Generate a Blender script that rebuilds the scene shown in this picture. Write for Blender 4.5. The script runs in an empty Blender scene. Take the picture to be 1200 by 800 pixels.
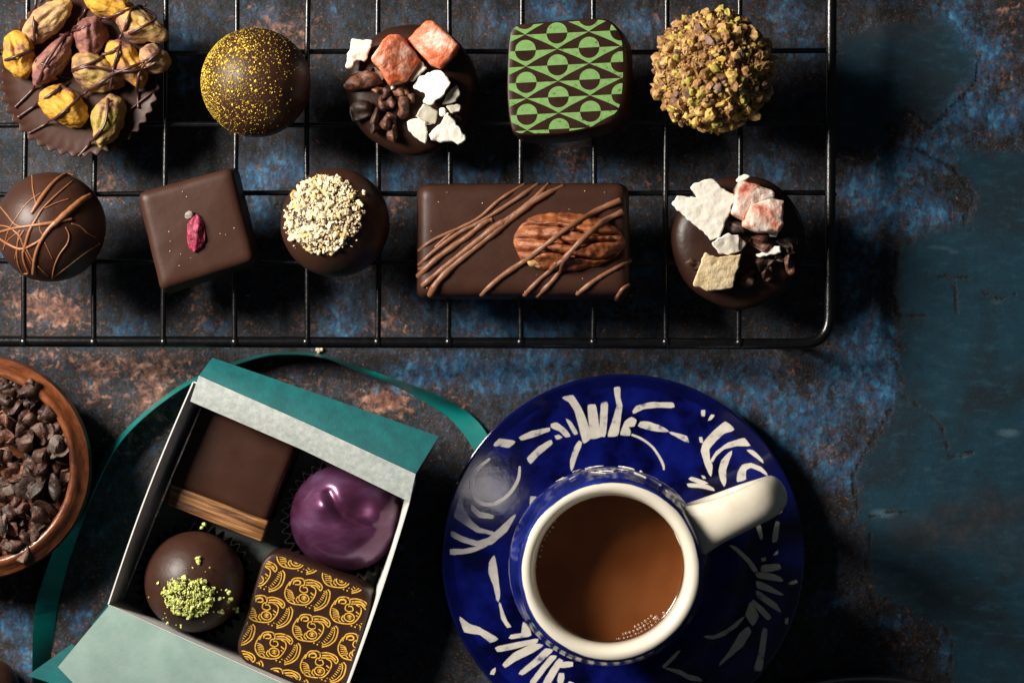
import bpy, bmesh, math, random
import numpy as np
from mathutils import Vector, Matrix, noise
from mathutils.geometry import tessellate_polygon, delaunay_2d_cdt

random.seed(7)
R = math.radians
U = 0.00025            # one unit of layout = 0.25 mm
H = 3200.0             # camera height over the table, in those units
sc = bpy.context.scene
COL = sc.collection

# ---------------------------------------------------------------- camera, world, lights
cam = bpy.data.cameras.new('camera')
cam_o = bpy.data.objects.new('camera', cam); COL.objects.link(cam_o)
cam_o.location = (0, 0, H * U)
cam.sensor_width = 36.0; cam.sensor_fit = 'HORIZONTAL'
cam.lens = 36.0 * H / 1200.0
cam.clip_start = 0.01; cam.clip_end = 50
cam.dof.use_dof = True
cam.dof.focus_distance = (H - 120) * U
cam.dof.aperture_fstop = 10.0
sc.camera = cam_o

w = bpy.data.worlds.new('World'); sc.world = w; w.use_nodes = True
w.node_tree.nodes['Background'].inputs[0].default_value = (0.72, 0.86, 1.0, 1)
w.node_tree.nodes['Background'].inputs[1].default_value = 0.034

def area(name, loc, target, sx, sy, power, color):
    l = bpy.data.lights.new(name, 'AREA'); l.shape = 'RECTANGLE'; l.size = sx; l.size_y = sy
    l.energy = power; l.color = color
    o = bpy.data.objects.new(name, l); COL.objects.link(o); o.location = loc
    o.rotation_euler = (Vector(target) - Vector(loc)).to_track_quat('-Z', 'Y').to_euler()
    return o
EL = R(37.5); D = 0.58
area('key_window_light', (-0.90 * math.cos(EL) * D, 0.42 * math.cos(EL) * D, math.sin(EL) * D), (0.0, 0.0, 0.01), 0.17, 0.19, 7.9, (1.0, 0.93, 0.84))
ov = area('added_reflection_light', (0.19, -0.20, 0.60), (0.03, -0.06, 0.0), 0.26, 0.045, 0.014, (0.9, 0.95, 1.0))  # added dim lamp, shaped to give the saucer a soft grey reflection
zv = (Vector((0.19, -0.20, 0.60)) - Vector((0.03, -0.06, 0.0))).normalized(); xv = Vector((0.72, 0.69, 0)); xv = (xv - zv * xv.dot(zv)).normalized(); yv = zv.cross(xv)
ov.rotation_euler = Matrix((xv, yv, zv)).transposed().to_euler()

sc.view_settings.view_transform = 'Standard'; sc.view_settings.look = 'None'
sc.view_settings.exposure = 0.0; sc.view_settings.gamma = 1.0
sc.view_settings.use_curve_mapping = False
sc.cycles.use_denoising = True
sc.cycles.max_bounces = 8

# ---------------------------------------------------------------- helpers
def P(px, py, z=0.0):
    """layout point seen at (px, py) in a 1200 x 800 frame when it lies at height z"""
    k = (H - z) / H
    return Vector(((px - 600) * k, -(py - 400) * k, z))

class MB:
    def __init__(s): s.v = []; s.f = []; s.m = []
    def add(s, verts, faces, mat=0):
        n = len(s.v); s.v.extend([tuple(q) for q in verts])
        for i, f in enumerate(faces):
            s.f.append(tuple(n + a for a in f)); s.m.append(mat if isinstance(mat, int) else mat[i])
    def build(s, name, mats, parent=None, origin=None, smooth=True, sharp=None):
        if origin is None:
            origin = parent['_base'] if parent is not None and '_base' in parent else (0, 0, 0)
        o3 = Vector(origin)
        me = bpy.data.meshes.new(name)
        me.from_pydata([tuple((Vector(q) - o3) * U) for q in s.v], [], s.f)
        if not isinstance(mats, (list, tuple)): mats = [mats]
        for m in mats: me.materials.append(m)
        me.polygons.foreach_set('material_index', s.m)
        me.polygons.foreach_set('use_smooth', [smooth] * len(s.f))
        bm = bmesh.new(); bm.from_mesh(me); bmesh.ops.recalc_face_normals(bm, faces=bm.faces[:]); bm.to_mesh(me); bm.free()
        me.update()
        if sharp: me.set_sharp_from_angle(angle=R(sharp))
        o = bpy.data.objects.new(name, me); COL.objects.link(o)
        o['_base'] = tuple(o3)
        if parent is not None:
            o.parent = parent
            po = Vector(parent['_base']); o.location = (o3 - po) * U
        else:
            o.location = o3 * U
        return o

def tag(o, label=None, cat=None, group=None, kind=None):
    if label: o['label'] = label
    if cat: o['category'] = cat
    if group: o['group'] = group
    if kind: o['kind'] = kind
    return o
def thing(name, base, label, cat, group=None):
    o = bpy.data.objects.new(name, None); COL.objects.link(o)
    o.empty_display_size = 0.005
    o.location = Vector(base) * U; o['_base'] = tuple(base)
    return tag(o, label, cat, group)

def catmull(pts, per=6, closed=False):
    pts = [Vector(p) for p in pts]; n = len(pts); out = []
    rng = range(n) if closed else range(n - 1)
    for i in rng:
        if closed: a, b, c, d = pts[i - 1], pts[i], pts[(i + 1) % n], pts[(i + 2) % n]
        else: a, b, c, d = pts[max(i - 1, 0)], pts[i], pts[i + 1], pts[min(i + 2, n - 1)]
        for k in range(per):
            t = k / per
            out.append(0.5 * ((2 * b) + (c - a) * t + (2 * a - 5 * b + 4 * c - d) * t * t + (3 * b - a - 3 * c + d) * t ** 3))
    if not closed: out.append(pts[-1].copy())
    return out
def rounded_poly(c, rad, per=9, edge=8):
    c = [Vector(q) for q in c]; n = len(c); out = []
    for i in range(n):
        p, a, b = c[i], c[i - 1], c[(i + 1) % n]
        da, db = (a - p).normalized(), (b - p).normalized()
        s, e = p + da * rad, p + db * rad
        for k in range(per + 1):
            t = k / per
            out.append((1 - t) ** 2 * s + 2 * t * (1 - t) * p + t * t * e)
        nx = b - db * 0 ; e2 = b + (p - b).normalized() * rad
        for k in range(1, edge): out.append(e.lerp(e2, k / edge))
    return out
def area2(o):
    return sum(o[i - 1].x * o[i].y - o[i].x * o[i - 1].y for i in range(len(o))) / 2
def ccw(o): return o if area2(o) > 0 else o[::-1]
def offset(o, d):
    n = len(o); out = []
    for i in range(n):
        t = (o[(i + 1) % n] - o[i - 1]).normalized()
        out.append(o[i] + Vector((t.y, -t.x)) * d)
    return out
def slab(mb, outline, levels, mat=0, topmat=None, disp=None, rings=(0.85, 0.6, 0.3), crown=0.0, grid=0):
    """outline: world xy (2D vectors); levels: (offset, z) from bottom up; capped both ends"""
    fn = outline if callable(outline) else None
    o = ccw([Vector((q[0], q[1])) for q in (fn(0) if fn else outline)]); n = len(o)
    if fn: offs = lambda d: ccw(fn(d))
    else: offs = lambda d: offset(o, d)
    cen = sum(o, Vector((0, 0))) / n
    V = []; F = []; M = []
    rows = []
    def row(pts, z):
        st = len(V)
        for q in pts:
            p = Vector((q.x, q.y, z))
            if disp: p = p + disp(p)
            V.append(p)
        rows.append(st)
    for off, z in levels: row(offs(off), z)
    tp = offs(levels[-1][0]); zt = levels[-1][1]
    nl = len(levels)
    if grid: rings = ()
    for k in rings: row([cen + (q - cen) * k for q in tp], zt + crown * (1 - k * k))
    for r in range(len(rows) - 1):
        a, b = rows[r], rows[r + 1]
        for i in range(n):
            j = (i + 1) % n
            F.append((a + i, a + j, b + j, b + i)); M.append(mat if (topmat is None or r < nl - 1) else topmat)
    if grid:
        x0, x1 = min(q.x for q in tp), max(q.x for q in tp); y0, y1 = min(q.y for q in tp), max(q.y for q in tp)
        def dist_in(p):
            ins = False; d = 1e9
            for i in range(n):
                a, b = tp[i - 1], tp[i]; e = b - a
                tt = max(0, min(1, (p - a).dot(e) / max(e.dot(e), 1e-9))); d = min(d, (p - a - e * tt).length)
                if (a.y > p.y) != (b.y > p.y) and p.x < a.x + (p.y - a.y) / (b.y - a.y) * (b.x - a.x): ins = not ins
            return d if ins else -d
        inner = []; gy = y0
        while gy < y1:
            gx = x0
            while gx < x1:
                p = Vector((gx + nz((gx, gy, 0), 3, 1) * grid * .5, gy + nz((gx, gy, 0), 3, 2) * grid * .5))
                if dist_in(p) > grid * .6: inner.append(p)
                gx += grid
            gy += grid
        cv, _, cf, *_r = delaunay_2d_cdt(list(tp) + inner, [], [list(range(n))], 1, 1e-4)
        base_i = len(V)
        for q in cv:
            p = Vector((q.x, q.y, zt + crown * min(1, max(dist_in(Vector(q)), 0) / 8)))
            V.append(p + disp(p) if disp else p)
        for f in cf: F.append(tuple(base_i + k for k in f)); M.append(mat if topmat is None else topmat)
    else:
        c = Vector((cen.x, cen.y, zt + crown)); c = c + disp(c) if disp else c
        V.append(c); ci = len(V) - 1
        for i in range(n):
            F.append((rows[-1] + i, rows[-1] + (i + 1) % n, ci)); M.append(mat if topmat is None else topmat)
    V.append(Vector((cen.x, cen.y, levels[0][1]))); ci = len(V) - 1
    for i in range(n):
        F.append((rows[0] + (i + 1) % n, rows[0] + i, ci)); M.append(mat)
    mb.add(V, F, M)
def lathe(mb, prof, c, n=96, mat=0, fn=None, closed=False):
    V = []; F = []; M = []
    for i, (r, z) in enumerate(prof):
        for k in range(n):
            t = 2 * math.pi * k / n
            rr, zz = (r, z) if fn is None else fn(t, r, z, i)
            V.append((c[0] + rr * math.cos(t), c[1] + rr * math.sin(t), c[2] + zz))
    m = len(prof)
    for i in range(m if closed else m - 1):
        i2 = (i + 1) % m
        for k in range(n):
            k2 = (k + 1) % n
            F.append((i * n + k, i * n + k2, i2 * n + k2, i2 * n + k))
            M.append(mat if isinstance(mat, int) else mat[i])
    if not closed:
        for i in (0, m - 1):
            if prof[i][0] < 1.5:
                V.append((c[0], c[1], c[2] + prof[i][1])); ci = len(V) - 1
                for k in range(n):
                    F.append((i * n + k, i * n + (k + 1) % n, ci)); M.append(mat if isinstance(mat, int) else mat[min(i, m - 2)])
    mb.add(V, F, M)
def tube(mb, pts, radii, n=10, mat=0, squash=1.0, cap=True, closed=False):
    pts = [Vector(p) for p in pts]; m = len(pts)
    if not hasattr(radii, '__len__'): radii = [radii] * m
    V = []; F = []
    for i, p in enumerate(pts):
        a = pts[i - 1] if (i > 0 or closed) else p
        b = pts[(i + 1) % m] if (i < m - 1 or closed) else p
        t = (b - a).normalized()
        s = t.cross(Vector((0, 0, 1)))
        if s.length < 1e-3: s = Vector((1, 0, 0))
        s.normalize(); u = s.cross(t).normalized()
        for k in range(n):
            an = 2 * math.pi * k / n
            V.append(p + s * (math.cos(an) * radii[i]) + u * (math.sin(an) * radii[i] * squash))
    for i in range(m if closed else m - 1):
        i2 = (i + 1) % m
        for k in range(n):
            F.append((i * n + k, i * n + (k + 1) % n, i2 * n + (k + 1) % n, i2 * n + k))
    if cap and not closed:
        for e, q in ((0, 1), (m - 1, m - 2)):
            d = (pts[e] - pts[q]).normalized()
            V.append(pts[e] + d * radii[e] * 0.6); ci = len(V) - 1
            for k in range(n): F.append((e * n + k, e * n + (k + 1) % n, ci))
    mb.add(V, F, mat)
_ico = {}
def ico(sub):
    if sub not in _ico:
        bm = bmesh.new(); bmesh.ops.create_icosphere(bm, subdivisions=sub, radius=1.0)
        bm.verts.ensure_lookup_table()
        _ico[sub] = ([v.co.copy() for v in bm.verts], [tuple(v.index for v in f.verts) for f in bm.faces]); bm.free()
    return _ico[sub]
def nz(p, s, seed=0.0):
    return noise.noise(Vector((p[0] / s + seed * 13.7, p[1] / s - seed * 5.1, p[2] / s + seed * 7.3)))
def blob(mb, c, rad, rot=None, sub=3, amp=0.0, size=10.0, seed=0.0, mat=0, cell=False, shape=None):
    vs, fs = ico(sub); out = []
    rot = rot or Matrix.Identity(3)
    for v in vs:
        q = shape(v) if shape else v
        q = Vector((q.x * rad[0], q.y * rad[1], q.z * rad[2]))
        if amp:
            d = nz(q, size, seed)
            if cell:
                d = noise.cell(q / size + Vector((seed * 3.1, seed, 0.3))) - 0.5 + 0.5 * d
            q = q * (1 + amp * d + amp * 0.4 * nz(q, size * 0.45, seed + 3))
        out.append(Vector(c) + rot @ q)
    mb.add(out, fs, mat)
def rotz(a): return Matrix.Rotation(a, 3, 'Z')
def rnd_rot():
    return Matrix.Rotation(random.uniform(0, 6.28), 3, 'Z') @ Matrix.Rotation(random.uniform(0, 6.28), 3, 'X') @ Matrix.Rotation(random.uniform(0, 6.28), 3, 'Y')

def clip_convex(poly, conv):
    """Sutherland-Hodgman: poly (2D) clipped by the ccw convex outline conv"""
    out = poly
    n = len(conv)
    for i in range(n):
        a, b = conv[i], conv[(i + 1) % n]
        e = b - a; inp = out; out = []
        if not inp: return []
        for k in range(len(inp)):
            p, q = inp[k - 1], inp[k]
            sp = e.x * (p.y - a.y) - e.y * (p.x - a.x); sq = e.x * (q.y - a.y) - e.y * (q.x - a.x)
            if sq >= 0:
                if sp < 0: out.append(p.lerp(q, sp / (sp - sq)))
                out.append(q)
            elif sp >= 0: out.append(p.lerp(q, sp / (sp - sq)))
    return out
def stroke_quads(pts, w0, per=6):
    """quads of a flat line (2D) of width w0 (or one width per point)"""
    ws = w0 if hasattr(w0, '__len__') else [w0] * len(pts)
    q = catmull([(p[0], p[1], wd) for p, wd in zip(pts, ws)], per)
    L = []
    for i, p in enumerate(q):
        a, b = q[max(i - 1, 0)], q[min(i + 1, len(q) - 1)]
        t = Vector((b.x - a.x, b.y - a.y))
        if t.length < 1e-6: t = Vector((1, 0))
        t.normalize(); nn = Vector((-t.y, t.x)) * max(p.z, 0.05) * 0.5
        c = Vector((p.x, p.y)); L.append((c + nn, c - nn))
    return [[L[i][0], L[i][1], L[i + 1][1], L[i + 1][0]] for i in range(len(L) - 1)]

# ---------------------------------------------------------------- materials
def nodes(name):
    m = bpy.data.materials.new(name); m.use_nodes = True
    nt = m.node_tree; return m, nt, nt.nodes['Principled BSDF']
def N(nt, t, **kw):
    n = nt.nodes.new(t)
    for k, v in kw.items():
        if k.startswith('i_'): n.inputs[k[2:].replace('_', ' ')].default_value = v
        else: setattr(n, k, v)
    return n
def coords(nt, stretch=(1, 1, 1)):
    tc = N(nt, 'ShaderNodeTexCoord'); mp = N(nt, 'ShaderNodeMapping')
    mp.inputs['Scale'].default_value = tuple(s / U / 10.0 for s in stretch)   # one texture unit = 10 layout units
    nt.links.new(tc.outputs['Object'], mp.inputs['Vector']); return mp.outputs[0]
def noise_n(nt, vec, feat, detail=4, rough=0.55, dist=0.0):
    n = N(nt, 'ShaderNodeTexNoise'); n.inputs['Scale'].default_value = 10.0 / feat
    n.inputs['Detail'].default_value = detail; n.inputs['Roughness'].default_value = rough; n.inputs['Distortion'].default_value = dist
    nt.links.new(vec, n.inputs['Vector']); return n.outputs['Fac']
def ramp(nt, fac, stops):
    r = N(nt, 'ShaderNodeValToRGB'); e = r.color_ramp.elements
    while len(e) < len(stops): e.new(0.5)
    for k, (p, c) in enumerate(stops):
        e[k].position = p; e[k].color = (c[0], c[1], c[2], 1) if hasattr(c, '__len__') else (c, c, c, 1)
    nt.links.new(fac, r.inputs[0]); return r.outputs[0]
def mix(nt, fac, a, b):
    m = N(nt, 'ShaderNodeMix', data_type='RGBA')
    if isinstance(fac, (int, float)): m.inputs[0].default_value = fac
    else: nt.links.new(fac, m.inputs[0])
    for k, x in ((6, a), (7, b)):
        if hasattr(x, '__len__'): m.inputs[k].default_value = (x[0], x[1], x[2], 1)
        else: nt.links.new(x, m.inputs[k])
    return m.outputs[2]
def math_n(nt, op, a, b=None, clamp=False):
    m = N(nt, 'ShaderNodeMath', operation=op, use_clamp=clamp)
    for k, x in ((0, a), (1, b)):
        if x is None: continue
        if isinstance(x, (int, float)): m.inputs[k].default_value = x
        else: nt.links.new(x, m.inputs[k])
    return m.outputs[0]
def bump(nt, bs, height, dist_px, strength=1.0):
    b = N(nt, 'ShaderNodeBump'); b.inputs['Strength'].default_value = strength; b.inputs['Distance'].default_value = dist_px * U
    nt.links.new(height, b.inputs['Height']); nt.links.new(b.outputs[0], bs.inputs['Normal']); return b
def mat(name, stops, feat=20, rough=0.45, bump_px=0.0, bump_feat=6, coat=0.0, coat_rough=0.1, metal=0.0, sss=0.0, sss_r=(1, .4, .2), sss_px=8, spec=0.5, stretch=(1, 1, 1), detail=4, rough_var=0.0):
    m, nt, bs = nodes(name)
    vec = coords(nt, stretch)
    if len(stops) == 1 and not hasattr(stops[0][0], '__len__') or len(stops) == 1:
        bs.inputs['Base Color'].default_value = (*stops[0][1], 1)
    else:
        nt.links.new(ramp(nt, noise_n(nt, vec, feat, detail), stops), bs.inputs['Base Color'])
    bs.inputs['Roughness'].default_value = rough; bs.inputs['Metallic'].default_value = metal
    bs.inputs['Specular IOR Level'].default_value = spec
    bs.inputs['Coat Weight'].default_value = coat; bs.inputs['Coat Roughness'].default_value = coat_rough
    if sss:
        bs.inputs['Subsurface Weight'].default_value = sss; bs.inputs['Subsurface Radius'].default_value = sss_r
        bs.inputs['Subsurface Scale'].default_value = sss_px * U
    if rough_var:
        nn = noise_n(nt, vec, feat * 1.7, 5)
        nt.links.new(math_n(nt, 'ADD', math_n(nt, 'MULTIPLY', math_n(nt, 'SUBTRACT', nn, 0.5), rough_var * 2), rough), bs.inputs['Roughness'])
    if bump_px:
        bump(nt, bs, noise_n(nt, vec, bump_feat, 5, 0.6), bump_px)
    return m

def choc(name, a=(0.031, 0.0112, 0.0065), b=(0.040, 0.0150, 0.0086), rough=0.46, bp=0.5, bf=9, coat=0.04, spec=0.32):
    return mat(name, [(0.35, a), (0.65, b)], feat=30, spec=spec, rough=rough, bump_px=bp, bump_feat=bf, coat=coat, coat_rough=0.28, rough_var=0.12)
M_choc = choc('dark_chocolate')
M_choc2 = choc('darker_chocolate', (0.022, 0.0082, 0.0052), (0.031, 0.0118, 0.0070), 0.42, spec=.26)
M_chocplain = choc('plain_chocolate', (0.031, 0.0108, 0.0060), (0.037, 0.0132, 0.0074), 0.46, 0.15, 14, 0.0, 0.2)
M_chocmatte = choc('smooth_chocolate', (0.038, 0.0145, 0.0090), (0.046, 0.0182, 0.0115), 0.46, 0.3, 12, 0.0, 0.24)
M_milk = mat('milk_chocolate_drizzle', [(0.3, (0.165, 0.066, 0.032)), (0.7, (0.215, 0.092, 0.046))], feat=10, rough=0.45, bump_px=0.5, bump_feat=5)
M_milk2 = mat('caramel_brown_drizzle', [(0.3, (0.21, 0.078, 0.028)), (0.7, (0.27, 0.105, 0.042))], feat=10, rough=0.42, bump_px=0.5, bump_feat=5)
M_darkdriz = mat('dark_chocolate_drizzle', [(0.3, (0.042, 0.014, 0.012)), (0.7, (0.06, 0.021, 0.017))], feat=10, rough=0.38, bump_px=0.3, bump_feat=5)
M_wire = mat('black_enamel_wire', [(0.4, (0.002, 0.002, 0.0025)), (0.7, (0.004, 0.004, 0.005))], feat=12, rough=0.26, bump_px=0.3, bump_feat=5)
NUTW = dict(rough=0.66, spec=0.3, bump_px=2.6, bump_feat=9, detail=8, stretch=(0.8, 1.3, 1))
M_pist = {
 'yellow': mat('yellow_pistachio', [(0.34, (0.13, 0.05, 0.045)), (0.42, (0.34, 0.17, 0.05)), (0.50, (0.50, 0.255, 0.025)), (0.60, (0.42, 0.215, 0.03)), (0.72, (0.24, 0.125, 0.06))], feat=30, **NUTW),
 'green': mat('green_pistachio', [(0.32, (0.11, 0.05, 0.04)), (0.42, (0.30, 0.18, 0.07)), (0.50, (0.34, 0.22, 0.07)), (0.60, (0.24, 0.19, 0.03)), (0.72, (0.12, 0.11, 0.015))], feat=30, **NUTW),
 'purple': mat('purple_skinned_pistachio', [(0.32, (0.44, 0.24, 0.07)), (0.41, (0.30, 0.15, 0.085)), (0.50, (0.20, 0.08, 0.065)), (0.62, (0.13, 0.045, 0.042)), (0.74, (0.26, 0.14, 0.08))], feat=32, **NUTW),
 'tan': mat('tan_pistachio', [(0.32, (0.14, 0.06, 0.05)), (0.42, (0.30, 0.165, 0.085)), (0.52, (0.40, 0.25, 0.11)), (0.62, (0.44, 0.26, 0.06)), (0.74, (0.24, 0.17, 0.05))], feat=30, **NUTW)}
M_nib = mat('cocoa_nib', [(0.34, (0.018, 0.006, 0.0035)), (0.5, (0.050, 0.0185, 0.0105)), (0.66, (0.125, 0.056, 0.031))], feat=14, rough=0.55, bump_px=2.0, bump_feat=6)
M_nibred = mat('reddish_cocoa_nib', [(0.34, (0.036, 0.012, 0.007)), (0.5, (0.10, 0.037, 0.020)), (0.68, (0.23, 0.10, 0.056))], feat=10, rough=0.5, bump_px=2.0, bump_feat=5)
M_nibdark = mat('dark_cocoa_nib', [(0.35, (0.016, 0.0085, 0.0065)), (0.65, (0.046, 0.025, 0.017))], feat=10, rough=0.5, bump_px=1.6, bump_feat=5)
M_nibgrey = mat('greyish_cocoa_bean', [(0.35, (0.055, 0.036, 0.028)), (0.7, (0.15, 0.105, 0.08))], feat=10, rough=0.6, bump_px=1.6, bump_feat=5)
M_coco = mat('coconut_flesh', [(0.3, (0.74, 0.69, 0.58)), (0.7, (0.86, 0.83, 0.75))], feat=14, rough=0.5, bump_px=1.0, bump_feat=6, sss=0.25, sss_r=(1, .8, .6), sss_px=5)
M_cocog = mat('thin_coconut_flake', [(0.3, (0.46, 0.42, 0.33)), (0.7, (0.62, 0.58, 0.48))], feat=14, rough=0.45, bump_px=0.8, bump_feat=6, sss=0.3, sss_r=(1, .8, .6), sss_px=5)
M_ginger = mat('sugared_orange_fruit', [(0.40, (0.58, 0.125, 0.04)), (0.52, (0.67, 0.26, 0.15)), (0.64, (0.84, 0.62, 0.51))], feat=22, rough=0.38, bump_px=3.0, bump_feat=7, sss=0.6, sss_r=(1, .4, .25), sss_px=12, detail=5)
M_pinkf = mat('sugared_pink_fruit', [(0.33, (0.62, 0.16, 0.09)), (0.44, (0.74, 0.42, 0.32)), (0.58, (0.86, 0.70, 0.61))], feat=22, rough=0.4, bump_px=3.0, bump_feat=7, sss=0.6, sss_r=(1, .45, .3), sss_px=11, detail=5)
M_candied = mat('candied_yellow_fruit', [(0.32, (0.60, 0.45, 0.24)), (0.65, (0.76, 0.63, 0.41))], feat=12, rough=0.45, bump_px=1.6, bump_feat=4, sss=0.3, sss_r=(1, .7, .4), sss_px=7)
M_crtan = mat('tan_nut_crumb', [(0.3, (0.38, 0.21, 0.07)), (0.7, (0.58, 0.37, 0.14))], feat=6, rough=0.6)
M_cror = mat('orange_brown_nut_crumb', [(0.3, (0.24, 0.115, 0.035)), (0.7, (0.40, 0.21, 0.07))], feat=6, rough=0.6)
M_cryeln = mat('yellow_nut_crumb', [(0.3, (0.52, 0.32, 0.06)), (0.7, (0.66, 0.45, 0.13))], feat=6, rough=0.55)
M_nutskin = mat('ground_nut_layer', [(0.3, (0.10, 0.05, 0.022)), (0.5, (0.26, 0.14, 0.05)), (0.7, (0.40, 0.25, 0.09))], feat=5, rough=0.75, bump_px=2.5, bump_feat=5, spec=0.15)
M_crgrn = mat('green_nut_crumb', [(0.3, (0.34, 0.26, 0.045)), (0.7, (0.50, 0.40, 0.08))], feat=6, rough=0.6)
M_crdrk = mat('brown_nut_crumb', [(0.3, (0.13, 0.065, 0.045)), (0.7, (0.24, 0.13, 0.085))], feat=6, rough=0.6)
M_crcream = mat('cream_nut_crumb', [(0.3, (0.62, 0.49, 0.30)), (0.7, (0.78, 0.68, 0.48))], feat=6, rough=0.6)
M_cryel = mat('golden_nut_crumb', [(0.3, (0.62, 0.40, 0.15)), (0.7, (0.72, 0.52, 0.22))], feat=6, rough=0.6)
M_crlime = mat('lime_green_crumb', [(0.3, (0.42, 0.46, 0.10)), (0.7, (0.60, 0.63, 0.22))], feat=5, rough=0.55)
M_gold = mat('yellow_gold_dust', [(0.3, (0.52, 0.33, 0.02)), (0.7, (0.70, 0.50, 0.04))], feat=8, rough=0.42, metal=0.25)
M_petal = mat('crimson_dried_petal', [(0.36, (0.10, 0.005, 0.02)), (0.5, (0.28, 0.012, 0.05)), (0.66, (0.46, 0.06, 0.13))], feat=7, rough=0.55, bump_px=2.0, bump_feat=4)
M_petalb = mat('grey_petal_base', [(0.3, (0.16, 0.13, 0.11)), (0.7, (0.30, 0.26, 0.22))], feat=5, rough=0.7)
M_pecan = mat('pecan_skin', [(0.30, (0.10, 0.024, 0.009)), (0.45, (0.22, 0.060, 0.019)), (0.60, (0.33, 0.105, 0.032)), (0.75, (0.46, 0.20, 0.07))], feat=12, rough=0.42, bump_px=1.6, bump_feat=4, stretch=(0.5, 1.4, 1), detail=6)
M_pecanf = mat('pale_pecan_flesh', [(0.3, (0.40, 0.20, 0.07)), (0.7, (0.56, 0.36, 0.16))], feat=6, rough=0.55, bump_px=1, bump_feat=4)
M_greenp = mat('green_cocoa_butter_print', [(0.30, (0.05, 0.04, 0.02)), (0.36, (0.145, 0.29, 0.08)), (0.7, (0.195, 0.37, 0.11))], feat=5, rough=0.5, bump_px=0.2, bump_feat=3, detail=6)
M_goldp = mat('golden_cocoa_butter_print', [(0.30, (0.08, 0.04, 0.015)), (0.37, (0.56, 0.29, 0.03)), (0.7, (0.76, 0.46, 0.08))], feat=5, rough=0.4)
M_purple = mat('pearly_purple_shell', [(0.34, (0.078, 0.016, 0.044)), (0.48, (0.105, 0.028, 0.078)), (0.60, (0.135, 0.048, 0.118)), (0.74, (0.19, 0.095, 0.195))], feat=40, stretch=(0.7, 1.5, 1), detail=3, rough=0.36, bump_px=0.4, bump_feat=16, coat=0.5, coat_rough=0.1, metal=0.6)
M_wafer = mat('striped_caramel_wafer', [(0.38, (0.05, 0.018, 0.007)), (0.5, (0.20, 0.085, 0.028)), (0.62, (0.36, 0.18, 0.065))], feat=10, rough=0.4, bump_px=1.2, bump_feat=6, stretch=(1, 1, 1))
M_paperblk = mat('black_fluted_paper', [(0.3, (0.005, 0.0042, 0.004)), (0.7, (0.009, 0.0075, 0.007))], feat=12, rough=0.8, spec=0.2, bump_px=0.4, bump_feat=3)
M_cardw = mat('white_card', [(0.3, (0.56, 0.56, 0.53)), (0.7, (0.64, 0.64, 0.61))], feat=30, rough=0.7, bump_px=0.3, bump_feat=3)
M_floor = mat('grey_green_box_lining', [(0.3, (0.085, 0.10, 0.095)), (0.7, (0.12, 0.14, 0.13))], feat=30, rough=0.7, bump_px=0.3, bump_feat=3)
M_cardpale = mat('pale_green_tissue_card', [(0.3, (0.235, 0.345, 0.305)), (0.5, (0.275, 0.385, 0.345)), (0.7, (0.315, 0.42, 0.38))], feat=26, rough=0.6, bump_px=0.2, bump_feat=5, detail=7)
M_cardband = mat('speckled_tissue_card', [(0.36, (0.31, 0.35, 0.33)), (0.5, (0.375, 0.41, 0.39)), (0.64, (0.44, 0.47, 0.45))], feat=6, rough=0.65, bump_px=0.25, bump_feat=4, detail=7)
M_teal = mat('teal_card', [(0.3, (0.0, 0.078, 0.084)), (0.7, (0.0, 0.122, 0.126))], feat=14, rough=0.6, bump_px=0.25, bump_feat=3, detail=7)
M_ribbon = mat('teal_satin_ribbon', [(0.3, (0.0, 0.125, 0.115)), (0.7, (0.0, 0.175, 0.16))], feat=30, rough=0.42, bump_px=0.2, bump_feat=3)
M_cream = mat('cream_glaze', [(0.3, (0.66, 0.585, 0.45)), (0.5, (0.74, 0.68, 0.555)), (0.7, (0.78, 0.73, 0.61))], feat=32, rough=0.22, bump_px=0.5, bump_feat=40, coat=0.4, coat_rough=0.08)
M_creamst = mat('cream_painted_brush_marks', [(0.30, (0.14, 0.15, 0.26)), (0.40, (0.60, 0.56, 0.49)), (0.7, (0.76, 0.71, 0.60))], feat=13, detail=7, rough=0.2, coat=0.4, coat_rough=0.06)
M_blue = mat('cobalt_blue_glaze', [(0.34, (0.001, 0.0012, 0.012)), (0.43, (0.0016, 0.0022, 0.034)), (0.52, (0.0028, 0.0046, 0.080)), (0.68, (0.0045, 0.0085, 0.135))], feat=38, rough=0.12, bump_px=0.5, bump_feat=40, coat=0.3, coat_rough=0.05, detail=3)
M_blued = mat('dark_blue_rim_glaze', [(0.3, (0.0012, 0.0018, 0.022)), (0.7, (0.0025, 0.004, 0.06))], feat=40, rough=0.1, coat=0.3, coat_rough=0.05)
M_coffee = mat('milky_coffee', [(0.34, (0.095, 0.027, 0.0075)), (0.5, (0.118, 0.035, 0.0095)), (0.66, (0.145, 0.047, 0.0145))], feat=70, detail=2, rough=0.08, sss=0.15, sss_r=(1, .4, .15), sss_px=10)
M_coffeed = mat('coffee_edge_film', [(0.3, (0.06, 0.018, 0.006)), (0.7, (0.12, 0.045, 0.018))], feat=10, rough=0.12)
M_bubble = mat('coffee_bubble', [(0.5, (0.24, 0.11, 0.06))], rough=0.12, coat=1.0, coat_rough=0.02, spec=0.8)
M_plate = mat('black_glazed_plate', [(0.3, (0.005, 0.005, 0.007)), (0.7, (0.010, 0.010, 0.013))], feat=40, rough=0.2)

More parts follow.
